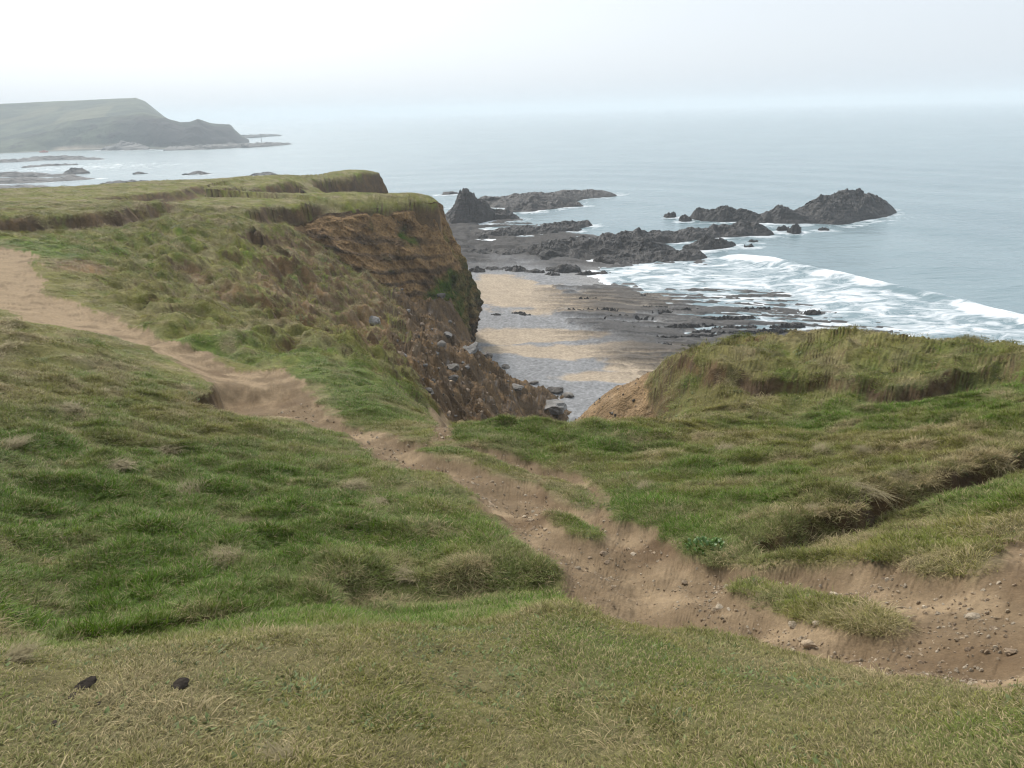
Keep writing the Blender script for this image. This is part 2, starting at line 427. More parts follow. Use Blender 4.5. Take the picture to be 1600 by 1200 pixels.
# ------------------------------------------------------------------ colours of the ground cover (albedo)
LUSH = np.array([.100, .212, .002]); GREEN = np.array([.105, .135, .036]); OLIVE = np.array([.250, .245, .045]); STRAW = np.array([.42, .345, .19]); TURF = np.array([.235, .230, .075])
DIRT = np.array([.178, .126, .074]); DIRT_D = np.array([.135, .089, .050]); DIRT_P = np.array([.295, .215, .130]); OCHRE = np.array([.33, .205, .095]); SOIL = np.array([.085, .058, .036]); STONE = np.array([.19, .175, .16])

def mixc(a, b, t):
    return a + (b - a) * np.clip(t, 0, 1)[..., None]

GREEN_SPOTS = [(250, 830, 4.2, 1), (60, 770, 3.5, 1), (420, 900, 2.0, .9), (120, 900, 2.2, .9), (720, 915, 1.3, 1), (860, 925, .8, .8), (380, 700, 3.0, .6), (600, 780, 2.0, .3), (560, 575, 3.0, .8), (520, 600, 3, .8), (350, 545, 3, .6),
               (450, 560, 3, .6), (600, 640, 2.5, .6), (1100, 800, 1.8, .7), (1000, 780, 1.2, .7), (960, 690, 1.2, 1), (800, 680, 1.6, .7), (1130, 850, .7, .9), (1150, 740, 2.0, .5), (1400, 630, 3, .8), (1550, 600, 3, .8), (1560, 760, 1.3, .7), (1400, 810, 1.3, .5),
               (60, 385, 5, .7), (160, 355, 6, .4), (470, 440, 6, .25), (300, 600, 2.5, .3)]
GS = [(ground_at(p[0], p[1]), p[2], p[3]) for p in GREEN_SPOTS]

def cover(x, y, m):
    """greenness, straw, grass length 0..1"""
    D = np.hypot(x, y)
    g = np.zeros(x.shape)
    for c, r, s in GS:
        q = ((x - c[0]) ** 2 + (y - c[1]) ** 2) / (r * r)
        g = np.maximum(g, s * np.exp(-q * 1.1))
    n1 = fbm(x * .5, y * .5, 4, 80); n2 = fbm(x * 1.7, y * 1.7, 4, 81); n3 = fbm(x * 5, y * 5, 3, 82)
    sc = np.clip(12 / np.maximum(D, 1), .12, 1)
    bank = sst(3.75, 3.0, D)
    green = np.clip(.45 * bank * fbm(x * 2.6, y * 2.6, 3, 85) + g * .8 * (1 - bank) + 0.55 * n1 + 0.5 * n2 + 0.20 + 0.14 * bank + .35 * n3 * bank, 0, 1)
    sm = fbm(x * 1.25 * sc ** .5, y * 1.9 * sc ** .5, 4, 84)
    straw = np.clip(0.22 + 1.7 * sm - 0.34 * g + 0.55 * n3 + .02 * bank + .12 * sst(40, 60, D), 0, 1)
    lip = np.exp(-((seg_dist(x, y, SC_DITCH)[0]) / .5) ** 2) + .8 * np.exp(-((seg_dist(x, y, SC_HOLLOW)[0]) / .4) ** 2)
    straw = np.clip(straw + .5 * lip, 0, 1)
    length = np.clip((1 - bank) * (0.35 + 0.5 * g + 0.5 * n1 + 0.3 * n2), 0, 1)
    worn = np.exp(-((np.hypot(x - W1[0], y - W1[1])) / 1.3) ** 2)
    length = length * (1 - .8 * worn) * (1 - 0.7 * np.clip(m['edge'], 0, 1))
    return green, straw, length
W1 = ground_at(650, 760)

def grass_color(green, straw, D):
    c = mixc(TURF, OLIVE, np.clip(green * 2, 0, 1)) if False else mixc(np.broadcast_to(OLIVE, green.shape + (3,)), np.broadcast_to(LUSH, green.shape + (3,)), sst(.12, .85, green))
    c = mixc(c, np.broadcast_to(STRAW, green.shape + (3,)), straw * .75)
    return c

# ------------------------------------------------------------------ materials
def mat(name):
    m_ = bpy.data.materials.new(name); m_.use_nodes = True
    return m_, m_.node_tree.nodes, m_.node_tree.links, m_.node_tree.nodes['Principled BSDF']

def nd(nodes, kind, **kw):
    n = nodes.new(kind)
    for k, v in kw.items():
        if hasattr(n, k) and not k.startswith('i_'): setattr(n, k, v)
        else: n.inputs[k].default_value = v
    return n

def tint_noise(nodes, links, pos, color, layers):
    """multiplies a colour by a few octaves of grain: (scale, low, high)"""
    for sc_, lo, hi in layers:
        t = nd(nodes, 'ShaderNodeTexNoise', Scale=sc_, Detail=4.0, Roughness=0.6)
        links.new(pos, t.inputs['Vector'])
        r = nd(nodes, 'ShaderNodeMapRange'); r.inputs['From Min'].default_value = .3; r.inputs['From Max'].default_value = .7
        r.inputs['To Min'].default_value = lo; r.inputs['To Max'].default_value = hi
        links.new(t.outputs['Fac'], r.inputs['Value'])
        mx = nodes.new('ShaderNodeVectorMath'); mx.operation = 'SCALE'
        links.new(color, mx.inputs[0]); links.new(r.outputs[0], mx.inputs['Scale'])
        color = mx.outputs[0]
    return color

def bump(nodes, links, pos, specs, bsdf):
    prev = None
    for sc_, dist, strength in specs:
        t = nd(nodes, 'ShaderNodeTexNoise', Scale=sc_, Detail=5.0, Roughness=0.65)
        links.new(pos, t.inputs['Vector'])
        b = nd(nodes, 'ShaderNodeBump', Strength=strength, Distance=dist)
        links.new(t.outputs['Fac'], b.inputs['Height'])
        if prev: links.new(prev, b.inputs['Normal'])
        prev = b.outputs[0]
    links.new(prev, bsdf.inputs['Normal'])

def attr_material(name, layers, bumps, rough=0.95, spec=0.15):
    m_, n, l, b = mat(name)
    a = nd(n, 'ShaderNodeAttribute', attribute_name='albedo')
    g = n.new('ShaderNodeNewGeometry')
    c = tint_noise(n, l, g.outputs['Position'], a.outputs['Color'], layers)
    l.new(c, b.inputs['Base Color'])
    b.inputs['Roughness'].default_value = rough
    b.inputs['Specular IOR Level'].default_value = spec
    bump(n, l, g.outputs['Position'], bumps, b)
    return m_

M_TURF = attr_material('turf_ground', [(60, .7, 1.25), (9, .75, 1.25), (1.6, .75, 1.25), (.35, .8, 1.2)], [(45, .02, .5), (6, .06, .5), (1.4, .25, .5)])
M_DIRT = attr_material('worn_earth', [(70, .8, 1.15), (11, .85, 1.15), (2, .9, 1.1)], [(90, .008, .6), (18, .025, .6), (3, .05, .4)])
M_DEBRIS = attr_material('landslip_earth', [(9, .7, 1.25), (1.5, .75, 1.25), (.4, .85, 1.15)], [(5, .15, .8), (1.2, .5, .8)])
M_CLIFF = attr_material('cliff_earth_and_rock', [(4, .65, 1.3), (.9, .75, 1.25), (.25, .85, 1.15)], [(4, .3, 1.0), (1.0, .9, 1.0)])
M_BEACH = attr_material('sand_and_shingle', [(3.0, .72, 1.28), (.5, .88, 1.12)], [(2.5, .12, .8)], .85)
M_HEADLAND = attr_material('distant_slope', [(.08, .8, 1.2), (.02, .85, 1.15)], [(.06, 4, .6)])

def rock_material(name, dark, light, sc_, rough=.75, wet=0.3, moss=None):
    m_, n, l, b = mat(name)
    g = n.new('ShaderNodeNewGeometry')
    t = nd(n, 'ShaderNodeTexNoise', Scale=sc_, Detail=7.0, Roughness=.65)
    l.new(g.outputs['Position'], t.inputs['Vector'])
    r = n.new('ShaderNodeValToRGB')
    r.color_ramp.elements[0].position = .32; r.color_ramp.elements[0].color = (*dark, 1)
    r.color_ramp.elements[1].position = .72; r.color_ramp.elements[1].color = (*light, 1)
    l.new(t.outputs['Fac'], r.inputs[0])
    mpg = nd(n, 'ShaderNodeMapping'); mpg.inputs['Rotation'].default_value = (.5, .35, .2); mpg.inputs['Scale'].default_value = (.25, .5, 3.0)
    l.new(g.outputs['Position'], mpg.inputs['Vector'])
    tb_ = nd(n, 'ShaderNodeTexNoise', Scale=sc_ * .9, Detail=4.0); l.new(mpg.outputs[0], tb_.inputs['Vector'])
    mb_ = nd(n, 'ShaderNodeMath', operation='MULTIPLY_ADD'); l.new(tb_.outputs['Fac'], mb_.inputs[0]); mb_.inputs[1].default_value = .9; mb_.inputs[2].default_value = -.45
    ma_ = nd(n, 'ShaderNodeMath', operation='ADD'); l.new(t.outputs['Fac'], ma_.inputs[0]); l.new(mb_.outputs[0], ma_.inputs[1]); l.new(ma_.outputs[0], r.inputs[0])
    oi = n.new('ShaderNodeObjectInfo')
    mr = nd(n, 'ShaderNodeMapRange'); mr.inputs['To Min'].default_value = .75; mr.inputs['To Max'].default_value = 1.25
    l.new(oi.outputs['Random'], mr.inputs['Value'])
    vm = n.new('ShaderNodeVectorMath'); vm.operation = 'SCALE'
    l.new(r.outputs[0], vm.inputs[0]); l.new(mr.outputs[0], vm.inputs['Scale'])
    l.new(vm.outputs[0], b.inputs['Base Color'])
    b.inputs['Roughness'].default_value = rough
    b.inputs['Specular IOR Level'].default_value = wet
    bump(n, l, g.outputs['Position'], [(sc_ * 3, .25 / sc_, .8), (sc_ * .7, .6 / sc_, .7)], b)
    return m_

M_SEAROCK = rock_material('wet_dark_reef_rock', (.010, .009, .009), (.042, .036, .032), .9, .65, .35)
M_BOULDER = rock_material('grey_slate_boulder', (.075, .065, .055), (.20, .18, .155), 1.2)
M_SLAB = rock_material('pale_grey_slab', (.14, .132, .12), (.27, .255, .235), 1.0)
M_SCREE = rock_material('brown_scree_stone', (.14, .10, .07), (.38, .29, .20), 2.0)
M_STONE = rock_material('path_stone', (.20, .14, .088), (.42, .32, .21), 14.0)
M_CLOD = rock_material('dark_peaty_clod', (.018, .015, .012), (.06, .048, .038), 25.0, .95, .1)
M_GREYSTONE = rock_material('pale_path_stone', (.30, .24, .165), (.52, .43, .32), 14.0)

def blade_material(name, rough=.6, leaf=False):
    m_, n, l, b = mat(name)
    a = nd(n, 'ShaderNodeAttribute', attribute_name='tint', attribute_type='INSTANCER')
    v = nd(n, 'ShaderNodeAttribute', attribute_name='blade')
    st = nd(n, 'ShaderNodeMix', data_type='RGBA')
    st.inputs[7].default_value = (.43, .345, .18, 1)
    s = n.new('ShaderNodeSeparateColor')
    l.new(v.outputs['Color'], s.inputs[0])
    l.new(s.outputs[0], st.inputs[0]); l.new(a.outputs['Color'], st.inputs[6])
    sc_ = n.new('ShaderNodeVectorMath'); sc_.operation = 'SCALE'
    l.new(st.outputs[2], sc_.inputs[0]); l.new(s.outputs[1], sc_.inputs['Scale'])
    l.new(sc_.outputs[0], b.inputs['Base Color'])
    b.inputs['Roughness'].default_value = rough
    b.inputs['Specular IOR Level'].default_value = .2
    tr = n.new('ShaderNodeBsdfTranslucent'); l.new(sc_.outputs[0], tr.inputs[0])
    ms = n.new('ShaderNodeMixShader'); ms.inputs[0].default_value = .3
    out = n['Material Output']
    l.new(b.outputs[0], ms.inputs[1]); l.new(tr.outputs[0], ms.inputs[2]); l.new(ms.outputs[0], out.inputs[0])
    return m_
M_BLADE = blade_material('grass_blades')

def plain(name, color, rough=.7, sc_=20.0):
    m_, n, l, b = mat(name)
    g = n.new('ShaderNodeNewGeometry')
    rgb = n.new('ShaderNodeRGB'); rgb.outputs[0].default_value = (*color, 1)
    c = tint_noise(n, l, g.outputs['Position'], rgb.outputs[0], [(sc_, .7, 1.3)])
    l.new(c, b.inputs['Base Color']); b.inputs['Roughness'].default_value = rough
    return m_
M_LEAF = plain('glossy_green_leaf', (.085, .16, .022), .4, 30)
M_DRY = plain('bleached_dry_grass', (.25, .205, .10), .8, 40)
M_RED = plain('faded_red_paint', (.45, .12, .08), .6, 1)
M_POST = plain('weathered_iron', (.06, .05, .045), .8, 1)

# ------------------------------------------------------------------ object helpers
def tag(o, label, cat=None, group=None, kind=None):
    o['label'] = label
    if cat: o['category'] = cat
    if group: o['group'] = group
    if kind: o['kind'] = kind
    return o

def mesh_from(name, V, Fq, smooth=True):
    me = bpy.data.meshes.new(name)
    V = np.asarray(V, np.float32); Fq = np.asarray(Fq, np.int32)
    me.vertices.add(len(V)); me.vertices.foreach_set('co', V.ravel())
    k = Fq.shape[1]
    me.loops.add(Fq.size); me.polygons.add(len(Fq))
    me.loops.foreach_set('vertex_index', Fq.ravel())
    me.polygons.foreach_set('loop_start', np.arange(0, Fq.size, k, dtype=np.int32))
    try: me.polygons.foreach_set('loop_total', np.full(len(Fq), k, np.int32))
    except Exception: pass
    me.polygons.foreach_set('use_smooth', np.full(len(Fq), smooth))
    me.update(calc_edges=True)
    return me

def set_color(me, name, C):
    a = me.attributes.new(name, 'FLOAT_COLOR', 'POINT')
    C = np.c_[np.asarray(C, np.float32), np.ones(len(C), np.float32)] if C.shape[1] == 3 else np.asarray(C, np.float32)
    a.data.foreach_set('color', C.astype(np.float32).ravel())

def link(name, me, m_=None, parent=None):
    o = bpy.data.objects.new(name, me); COL.objects.link(o)
    if m_ and not me.materials: me.materials.append(m_)
    if parent: o.parent = parent
    return o

def grid_faces(n, m, flip=False):
    i, j = np.meshgrid(np.arange(n - 1), np.arange(m - 1), indexing='ij')
    a = (i * m + j).ravel(); q = np.c_[a, a + m, a + m + 1, a + 1]
    return q[:, ::-1] if flip else q

# ------------------------------------------------------------------ land mesh
AZ = np.radians(np.r_[np.arange(-80, -37.5, .45), np.arange(-37.5, 37.5, .1), np.arange(37.5, 80.1, .45)])
NR = 760
RL = np.linspace(math.log(0.7), math.log(165), 1300)
_ca = AZ[::3]
gx = np.sin(_ca)[:, None] * np.exp(RL)[None]; gy = np.cos(_ca)[:, None] * np.exp(RL)[None]
cz, _ = land(gx, gy)
dz = np.diff(cz, axis=1); dr = np.diff(np.exp(RL))[None]
ds = np.sqrt((0.42 * dr) ** 2 + np.minimum(np.abs(dz), 2.0) ** 2) / np.exp(RL)[None, 1:]
for _ in range(2):
    ds = (np.roll(ds, 1, 0) + ds * 2 + np.roll(ds, -1, 0)) / 4
cum = np.c_[np.zeros(len(_ca)), np.cumsum(ds, axis=1)]; cum /= cum[:, -1:]
rows = np.array([np.interp(np.linspace(0, 1, NR), cum[i], RL) for i in range(len(_ca))])
ROW = np.array([np.interp(AZ, _ca, rows[:, k]) for k in range(NR)]).T
LX = np.sin(AZ)[:, None] * np.exp(ROW); LY = np.cos(AZ)[:, None] * np.exp(ROW)
LZ, LM = land(LX, LY)
# surface normals and steepness
T1 = np.stack([np.gradient(q, axis=0) for q in (LX, LY, LZ)], -1)
T2 = np.stack([np.gradient(q, axis=1) for q in (LX, LY, LZ)], -1)
LN = np.cross(T2, T1); LN /= np.linalg.norm(LN, axis=-1, keepdims=True) + 1e-12
LN *= np.sign(LN[..., 2:3] + 1e-9)
steep = 1 - LN[..., 2]
LD = np.hypot(LX, LY)
# colours
green, straw, length = cover(LX, LY, LM)
C = grass_color(green, straw, LD)
C = mixc(C, np.broadcast_to(TURF, C.shape), sst(3.6, 3.0, LD) * .6)
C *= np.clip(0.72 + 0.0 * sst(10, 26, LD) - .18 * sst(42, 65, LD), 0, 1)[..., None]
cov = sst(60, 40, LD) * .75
HUMUS_SHADE = np.array([.115, .095, .05])  # dark humus soil, doubling as painted shade in the gaps between blades
C = mixc(C, np.broadcast_to(HUMUS_SHADE, C.shape), cov * (.55 + .45 * sst(25, 10, LD)))
nA = fbm(LX * .6, LY * .6, 4, 100); nB = fbm(LX * 3, LY * 3, 4, 101); nC = fbm(LX * .12, LY * .12, 3, 102)
soil = mixc(np.broadcast_to(DIRT_D * .8, C.shape), np.broadcast_to(OCHRE * .55, C.shape), sst(-.2, .5, nA))
bare = np.clip(LM['face'] * 1.0 + sst(.30, .48, steep + .06 * nB) * sst(60, 20, LD) * .8 + sst(.30, .52, steep + .1 * nB) * sst(20, 60, LD) * (1 - .5 * LM['bowl']), 0, 1)
C = mixc(C, mixc(soil * .8, np.broadcast_to(SOIL, C.shape), sst(.1, -.2, nB + .15)), bare)
deb_c = mixc(np.broadcast_to(DIRT_D * .9, C.shape), np.broadcast_to(OCHRE * .8, C.shape), sst(-.2, .55, nA + .5 * nC))
deb_c = mixc(deb_c, np.broadcast_to(STONE, C.shape), sst(-.05, .4, nB) * .8)
deb_c = mixc(deb_c, np.broadcast_to(OCHRE * .5 + DIRT_P * .5, C.shape), sst(30, 20, LD) * .8)
debm = sst(.35, .6, LM['debris'] + .45 * nB * .6 + .25 * nA)
C = mixc(C, deb_c, debm)
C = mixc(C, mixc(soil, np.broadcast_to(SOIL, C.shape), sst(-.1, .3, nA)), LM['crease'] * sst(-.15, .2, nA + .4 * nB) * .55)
C = mixc(C, soil, sst(.50, .70, LM['bowl'] * (.45 + .7 * nA + .45 * nB + .9 * steep)))
for px_, py_, rad_ in ((440, 455, 2.2), (475, 478, 1.8), (560, 520, 2.6), (585, 505, 2.2), (610, 540, 2.6), (520, 470, 1.6), (120, 415, 1.6), (345, 455, 1.2), (300, 420, 1.3), (560, 455, 2.2), (470, 385, 2.0), (610, 470, 2.6)):
    c_ = ground_at(px_, py_, 14)
    C = mixc(C, mixc(soil * 1.3, np.broadcast_to(DIRT_P * .8, C.shape), sst(-.1, .4, nB)), sst(.36, .66, np.exp(-((LX - c_[0]) ** 2 + ((LY - c_[1]) * .7) ** 2) / rad_ ** 2) + .5 * nB + .25 * nA) * np.exp(-((LX - c_[0]) ** 2 + (LY - c_[1]) ** 2) / (2.2 * rad_) ** 2))
pn = fbm(LX * 1.4, LY * 1.4, 4, 110)
pc = mixc(np.broadcast_to(DIRT, C.shape), np.broadcast_to(DIRT_P, C.shape), sst(-.08, .34, pn + .4 * sst(14, 30, LD)))
pc = mixc(pc, np.broadcast_to(DIRT_D, C.shape), sst(.05, .5, fbm(LX * .9, LY * .9, 3, 112)) * sst(40, 12, LD) * .9)
pthm = sst(.3, .7, LM['path'] + .25 * nB)
C = mixc(C, pc, pthm)
wornp = sst(.42, .62, fbm(LX * .8, LY * .8, 4, 115) + .5 * LM['edge']) * .55 * sst(26, 14, LD)
C = mixc(C, np.broadcast_to(DIRT_P * .8, C.shape), wornp * (1 - pthm))
C = mixc(C, mixc(soil, np.broadcast_to(OCHRE, C.shape), .5 + 0 * nA), LM['sheer'])

BZ = beach_z(LX, LY)
nA_, nR_ = LX.shape
FQ = grid_faces(nA_, nR_)
Vall = np.c_[LX.ravel(), LY.ravel(), LZ.ravel()]
keep = (LZ - BZ).ravel() > -2.5
fk = keep[FQ].any(axis=1)
FQ = FQ[fk]
pf = pthm.ravel()[FQ].mean(1); df = debm.ravel()[FQ].mean(1); dd = LD.ravel()[FQ].mean(1)
cat_f = np.where((df > .5) & (dd > 14), 2, np.where(pf > .5, 1, 0))
def land_piece(name, sel, m_, label):
    f = FQ[sel]
    u, inv = np.unique(f.ravel(), return_inverse=True)
    me = mesh_from(name, Vall[u], inv.reshape(f.shape))
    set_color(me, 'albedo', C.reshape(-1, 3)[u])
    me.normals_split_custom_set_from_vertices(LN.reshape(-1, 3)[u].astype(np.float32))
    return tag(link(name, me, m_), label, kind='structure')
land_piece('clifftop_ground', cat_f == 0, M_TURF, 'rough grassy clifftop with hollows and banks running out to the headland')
land_piece('footpath', cat_f == 1, M_DIRT, 'bare brown earth footpath worn into the turf')
land_piece('landslip_ground', cat_f == 2, M_DEBRIS, 'brown landslip earth sliding down the gully to the beach')

# ------------------------------------------------------------------ cliff at the nose
def resample(P, n):
    L = np.r_[0, np.cumsum(np.linalg.norm(np.diff(P[:, :2], axis=0), axis=1))]
    t = np.linspace(0, L[-1], n)
    Q = np.c_[[np.interp(t, L, P[:, k]) for k in range(P.shape[1])]].T
    for _ in range(n // 30):
        Q[1:-1] = (Q[:-2] + Q[1:-1] * 2 + Q[2:]) / 4
    return Q
NS, NT = 420, 200
L_b = np.linspace(0, 1, len(BR)); tt = np.linspace(0, 1, NS)
TB = np.c_[[np.interp(tt, L_b, BR[:, k]) for k in range(3)]].T
TF = np.c_[[np.interp(tt, L_b, FT[:, k]) for k in range(3)]].T
for _ in range(60):
    TB[1:-1] = (TB[:-2] + TB[1:-1] * 2 + TB[2:]) / 4; TF[1:-1] = (TF[:-2] + TF[1:-1] * 2 + TF[2:]) / 4
jx = .5 * fbm(TB[:, 0] * .3, TB[:, 1] * .3, 3, 130); TB[:, 0] += jx; TB[:, 1] += jx
zt, _ = land(TB[:, 0] , TB[:, 1])
zf, _ = land(TF[:, 0], TF[:, 1]); zf = np.minimum(np.maximum(zf, beach_z(TF[:, 0], TF[:, 1])), TF[:, 2] + 1) - 1.2
out2 = TF[:, :2] - TB[:, :2]; out2 /= np.linalg.norm(out2, axis=1, keepdims=True)
t = np.linspace(0, 1, NT)[None, :]
nose = sst(.42, .62, tt)[:, None]
w = (1 - nose) * t ** 1.1 + nose * (1 - (1 - t) ** 2.3)
lip = sst(0, .05, t)
CX = TB[:, 0:1] + (TF - TB)[:, 0:1] * w; CY = TB[:, 1:2] + (TF - TB)[:, 1:2] * w
ztop = (zt + (base_z(TB[:, 0], TB[:, 1]) - .1 - zt) * sst(0, .15, tt))[:, None] + .05
CZ = ztop + (zf[:, None] - ztop) * (t * (1 - .03) + .03 * sst(0, .03, t))
sv = tt[:, None] * 42 + 0 * t
strata = np.abs(((CZ + .25 * CX + 1.2 * fbm3(CX * .2, CY * .2, CZ * .2, 3, 140)) * .9) % 1 - .5) * 2
def rid3(x, y, z, seed):
    q = 0; a_ = 1.0
    for k in range(4):
        q = q + a_ * (1 - 2 * np.abs(noise3(x, y, z, seed + 9 * k))); x, y, z, a_ = x * 2.1, y * 2.1, z * 2.1, a_ * .5
    return q / 1.9
rel = 1.1 * rid3(CX * .22, CY * .22, CZ * .07, 141) + 1.3 * fbm3(CX * .2, CY * .2, CZ * .15, 3, 148) + .6 * rid3(CX * .7, CY * .7, CZ * .5, 142) + .3 * fbm3(CX * 2, CY * 2, CZ * 2, 3, 143) + .3 * (strata - .5) * sst(.2, .6, t)
crack = -1.3 * sst(.72, .9, ridged(sv * .22, CZ * .05, 2, 144)) * sst(.3, .6, t) * nose
rel = (rel + crack - 1.0 * nose) * sst(-.01, .05, t) * (0.85 + .15 * nose)
CX = CX + out2[:, 0:1] * rel; CY = CY + out2[:, 1:2] * rel; CZ = CZ + .25 * rel * (1 - nose) * sst(0, .1, t)
cn = fbm3(CX * .3, CY * .3, CZ * .3, 4, 145); cn2 = fbm3(CX * 1.2, CY * 1.2, CZ * 1.2, 3, 146); cn3 = fbm3(CX * .12, CY * .12, CZ * .16, 3, 147)
cc = mixc(np.broadcast_to(OCHRE * 1.5, CX.shape + (3,)), np.broadcast_to(np.array([.15, .098, .056]), CX.shape + (3,)), sst(-.2, .35, cn))
cc = mixc(cc, np.broadcast_to(OCHRE * 1.5, cc.shape), sst(.0, .4, cn2) * .75)
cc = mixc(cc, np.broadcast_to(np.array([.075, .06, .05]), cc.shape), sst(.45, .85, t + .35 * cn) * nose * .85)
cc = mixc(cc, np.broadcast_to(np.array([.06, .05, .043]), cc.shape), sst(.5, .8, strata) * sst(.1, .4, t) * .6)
cc = mixc(cc, np.broadcast_to(OCHRE * 1.55, cc.shape), nose * sst(.6, .15, t + .3 * cn) * .85)
vg = sst(-.16, .02, cn3 + .5 * cn) * (1 - sst(.5, .8, nose * t)) * sst(.08, .16, t)
cc = mixc(cc, mixc(np.broadcast_to(LUSH * .8, cc.shape), np.broadcast_to(OLIVE * .8, cc.shape), sst(-.3, .3, cn2)), vg * (.9 - .45 * nose))
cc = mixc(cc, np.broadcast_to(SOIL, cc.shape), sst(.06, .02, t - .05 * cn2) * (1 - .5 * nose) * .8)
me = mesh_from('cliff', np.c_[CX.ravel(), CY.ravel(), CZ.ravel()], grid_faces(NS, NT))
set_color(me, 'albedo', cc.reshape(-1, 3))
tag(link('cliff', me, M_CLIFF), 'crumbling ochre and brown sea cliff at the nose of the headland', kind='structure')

# ------------------------------------------------------------------ beach
ba = np.radians(np.linspace(-12, 34, 560)); bl = np.linspace(math.log(36), math.log(330), 420)
BX = np.sin(ba)[:, None] * np.exp(bl)[None]; BY = np.cos(ba)[:, None] * np.exp(bl)[None]
Bz = beach_z(BX, BY)
def blob(x, y, spots, seed):
    o = np.full(x.shape, -1.0)
    for (px, py, rx, ry) in spots:
        c = at_z(px, py, 1.2)
        o = np.maximum(o, 1 - ((x - c[0]) / rx) ** 2 - ((y - c[1]) / ry) ** 2)
    return o + 1.3 * fbm(x * .06, y * .16, 4, seed) + .5 * fbm(x * .4, y * .4, 3, seed + 1)
sandy = blob(BX, BY, [(850, 520, 9, 4.0), (900, 545, 10, 4), (960, 540, 9, 3), (780, 530, 5, 2.5), (960, 585, 7, 2.2), (1020, 560, 6, 2), (780, 450, 6, 12), (830, 460, 9, 9), (900, 470, 10, 8), (960, 460, 8, 8), (1000, 570, 5, 2)], 150)
sa = sst(-.15, .25, sandy)
SAND = np.array([.385, .310, .225]); SHING = np.array([.24, .24, .24]); WET = np.array([.165, .158, .148])
pebble = noise2(BX * 3.1, BY * 3.1, 152) * .5 + noise2(BX * 1.3, BY * 1.3, 153) * .3
bc = mixc(np.broadcast_to(SHING, BX.shape + (3,)) * (1 + .5 * pebble)[..., None], np.broadcast_to(SAND, BX.shape + (3,)) * (1 + .12 * fbm(BX * .3, BY * .9, 3, 154))[..., None], sa)
wd = shore(BX, BY)
wet = sst(8, 0, wd + 5 * fbm(BX * .08, BY * .2, 3, 155))
bc = mixc(bc, np.broadcast_to(WET, bc.shape) * 1.7, wet * .5)
# low strata running out to sea
sx, sy = BX * math.cos(.16) - BY * math.sin(.16), BX * math.sin(.16) + BY * math.cos(.16)
str_ = ridged(sx * .035, sy * .42, 4, 156)
ctr = at_z(1090, 505, .0)
reg = np.exp(-(((BX - ctr[0]) / 34) ** 4 + ((BY - ctr[1]) / 26) ** 4)); ctr2 = at_z(820, 400, .5)
reg = np.maximum(reg, np.exp(-(((BX - ctr2[0]) / 34) ** 2 + ((BY - ctr2[1]) / 18) ** 2)))
ledge = sst(.665, .735, str_ * (.55 + .45 * reg) + .14 * reg) * sst(.10, .45, reg) * sst(16, 7, shore(BX, BY) + 5 * fbm(BX * .07, BY * .07, 2, 160))
plat = sst(134, 150, np.hypot(BX, BY) + 14 * fbm(BX * .05, BY * .05, 3, 157)) * sst(30, 14, -shore(BX, BY))
prel = ridged(BX * .09, BY * .2, 5, 158)
ledge = np.maximum(ledge, plat * sst(.42, .62, prel))
Bz = Bz + plat * .9 * (prel - .62) + .2 * plat * fbm(BX * .7, BY * .7, 3, 159)
Bz = Bz + .55 * ledge * (1 + .5 * fbm(BX * .3, BY * .3, 2, 161)) + .05 * pebble * (1 - sa) - .05 * sa
bc = mixc(bc, np.broadcast_to(np.array([.055, .05, .046]), bc.shape), plat * .85)
bc = mixc(bc, np.broadcast_to(np.array([.055, .05, .046]), bc.shape), ledge * .85)
me = mesh_from('beach', np.c_[BX.ravel(), BY.ravel(), Bz.ravel()], grid_faces(*BX.shape))
set_color(me, 'albedo', bc.reshape(-1, 3))
tag(link('beach', me, M_BEACH), 'cove beach of pale sand and grey shingle with low rock strata', kind='structure')

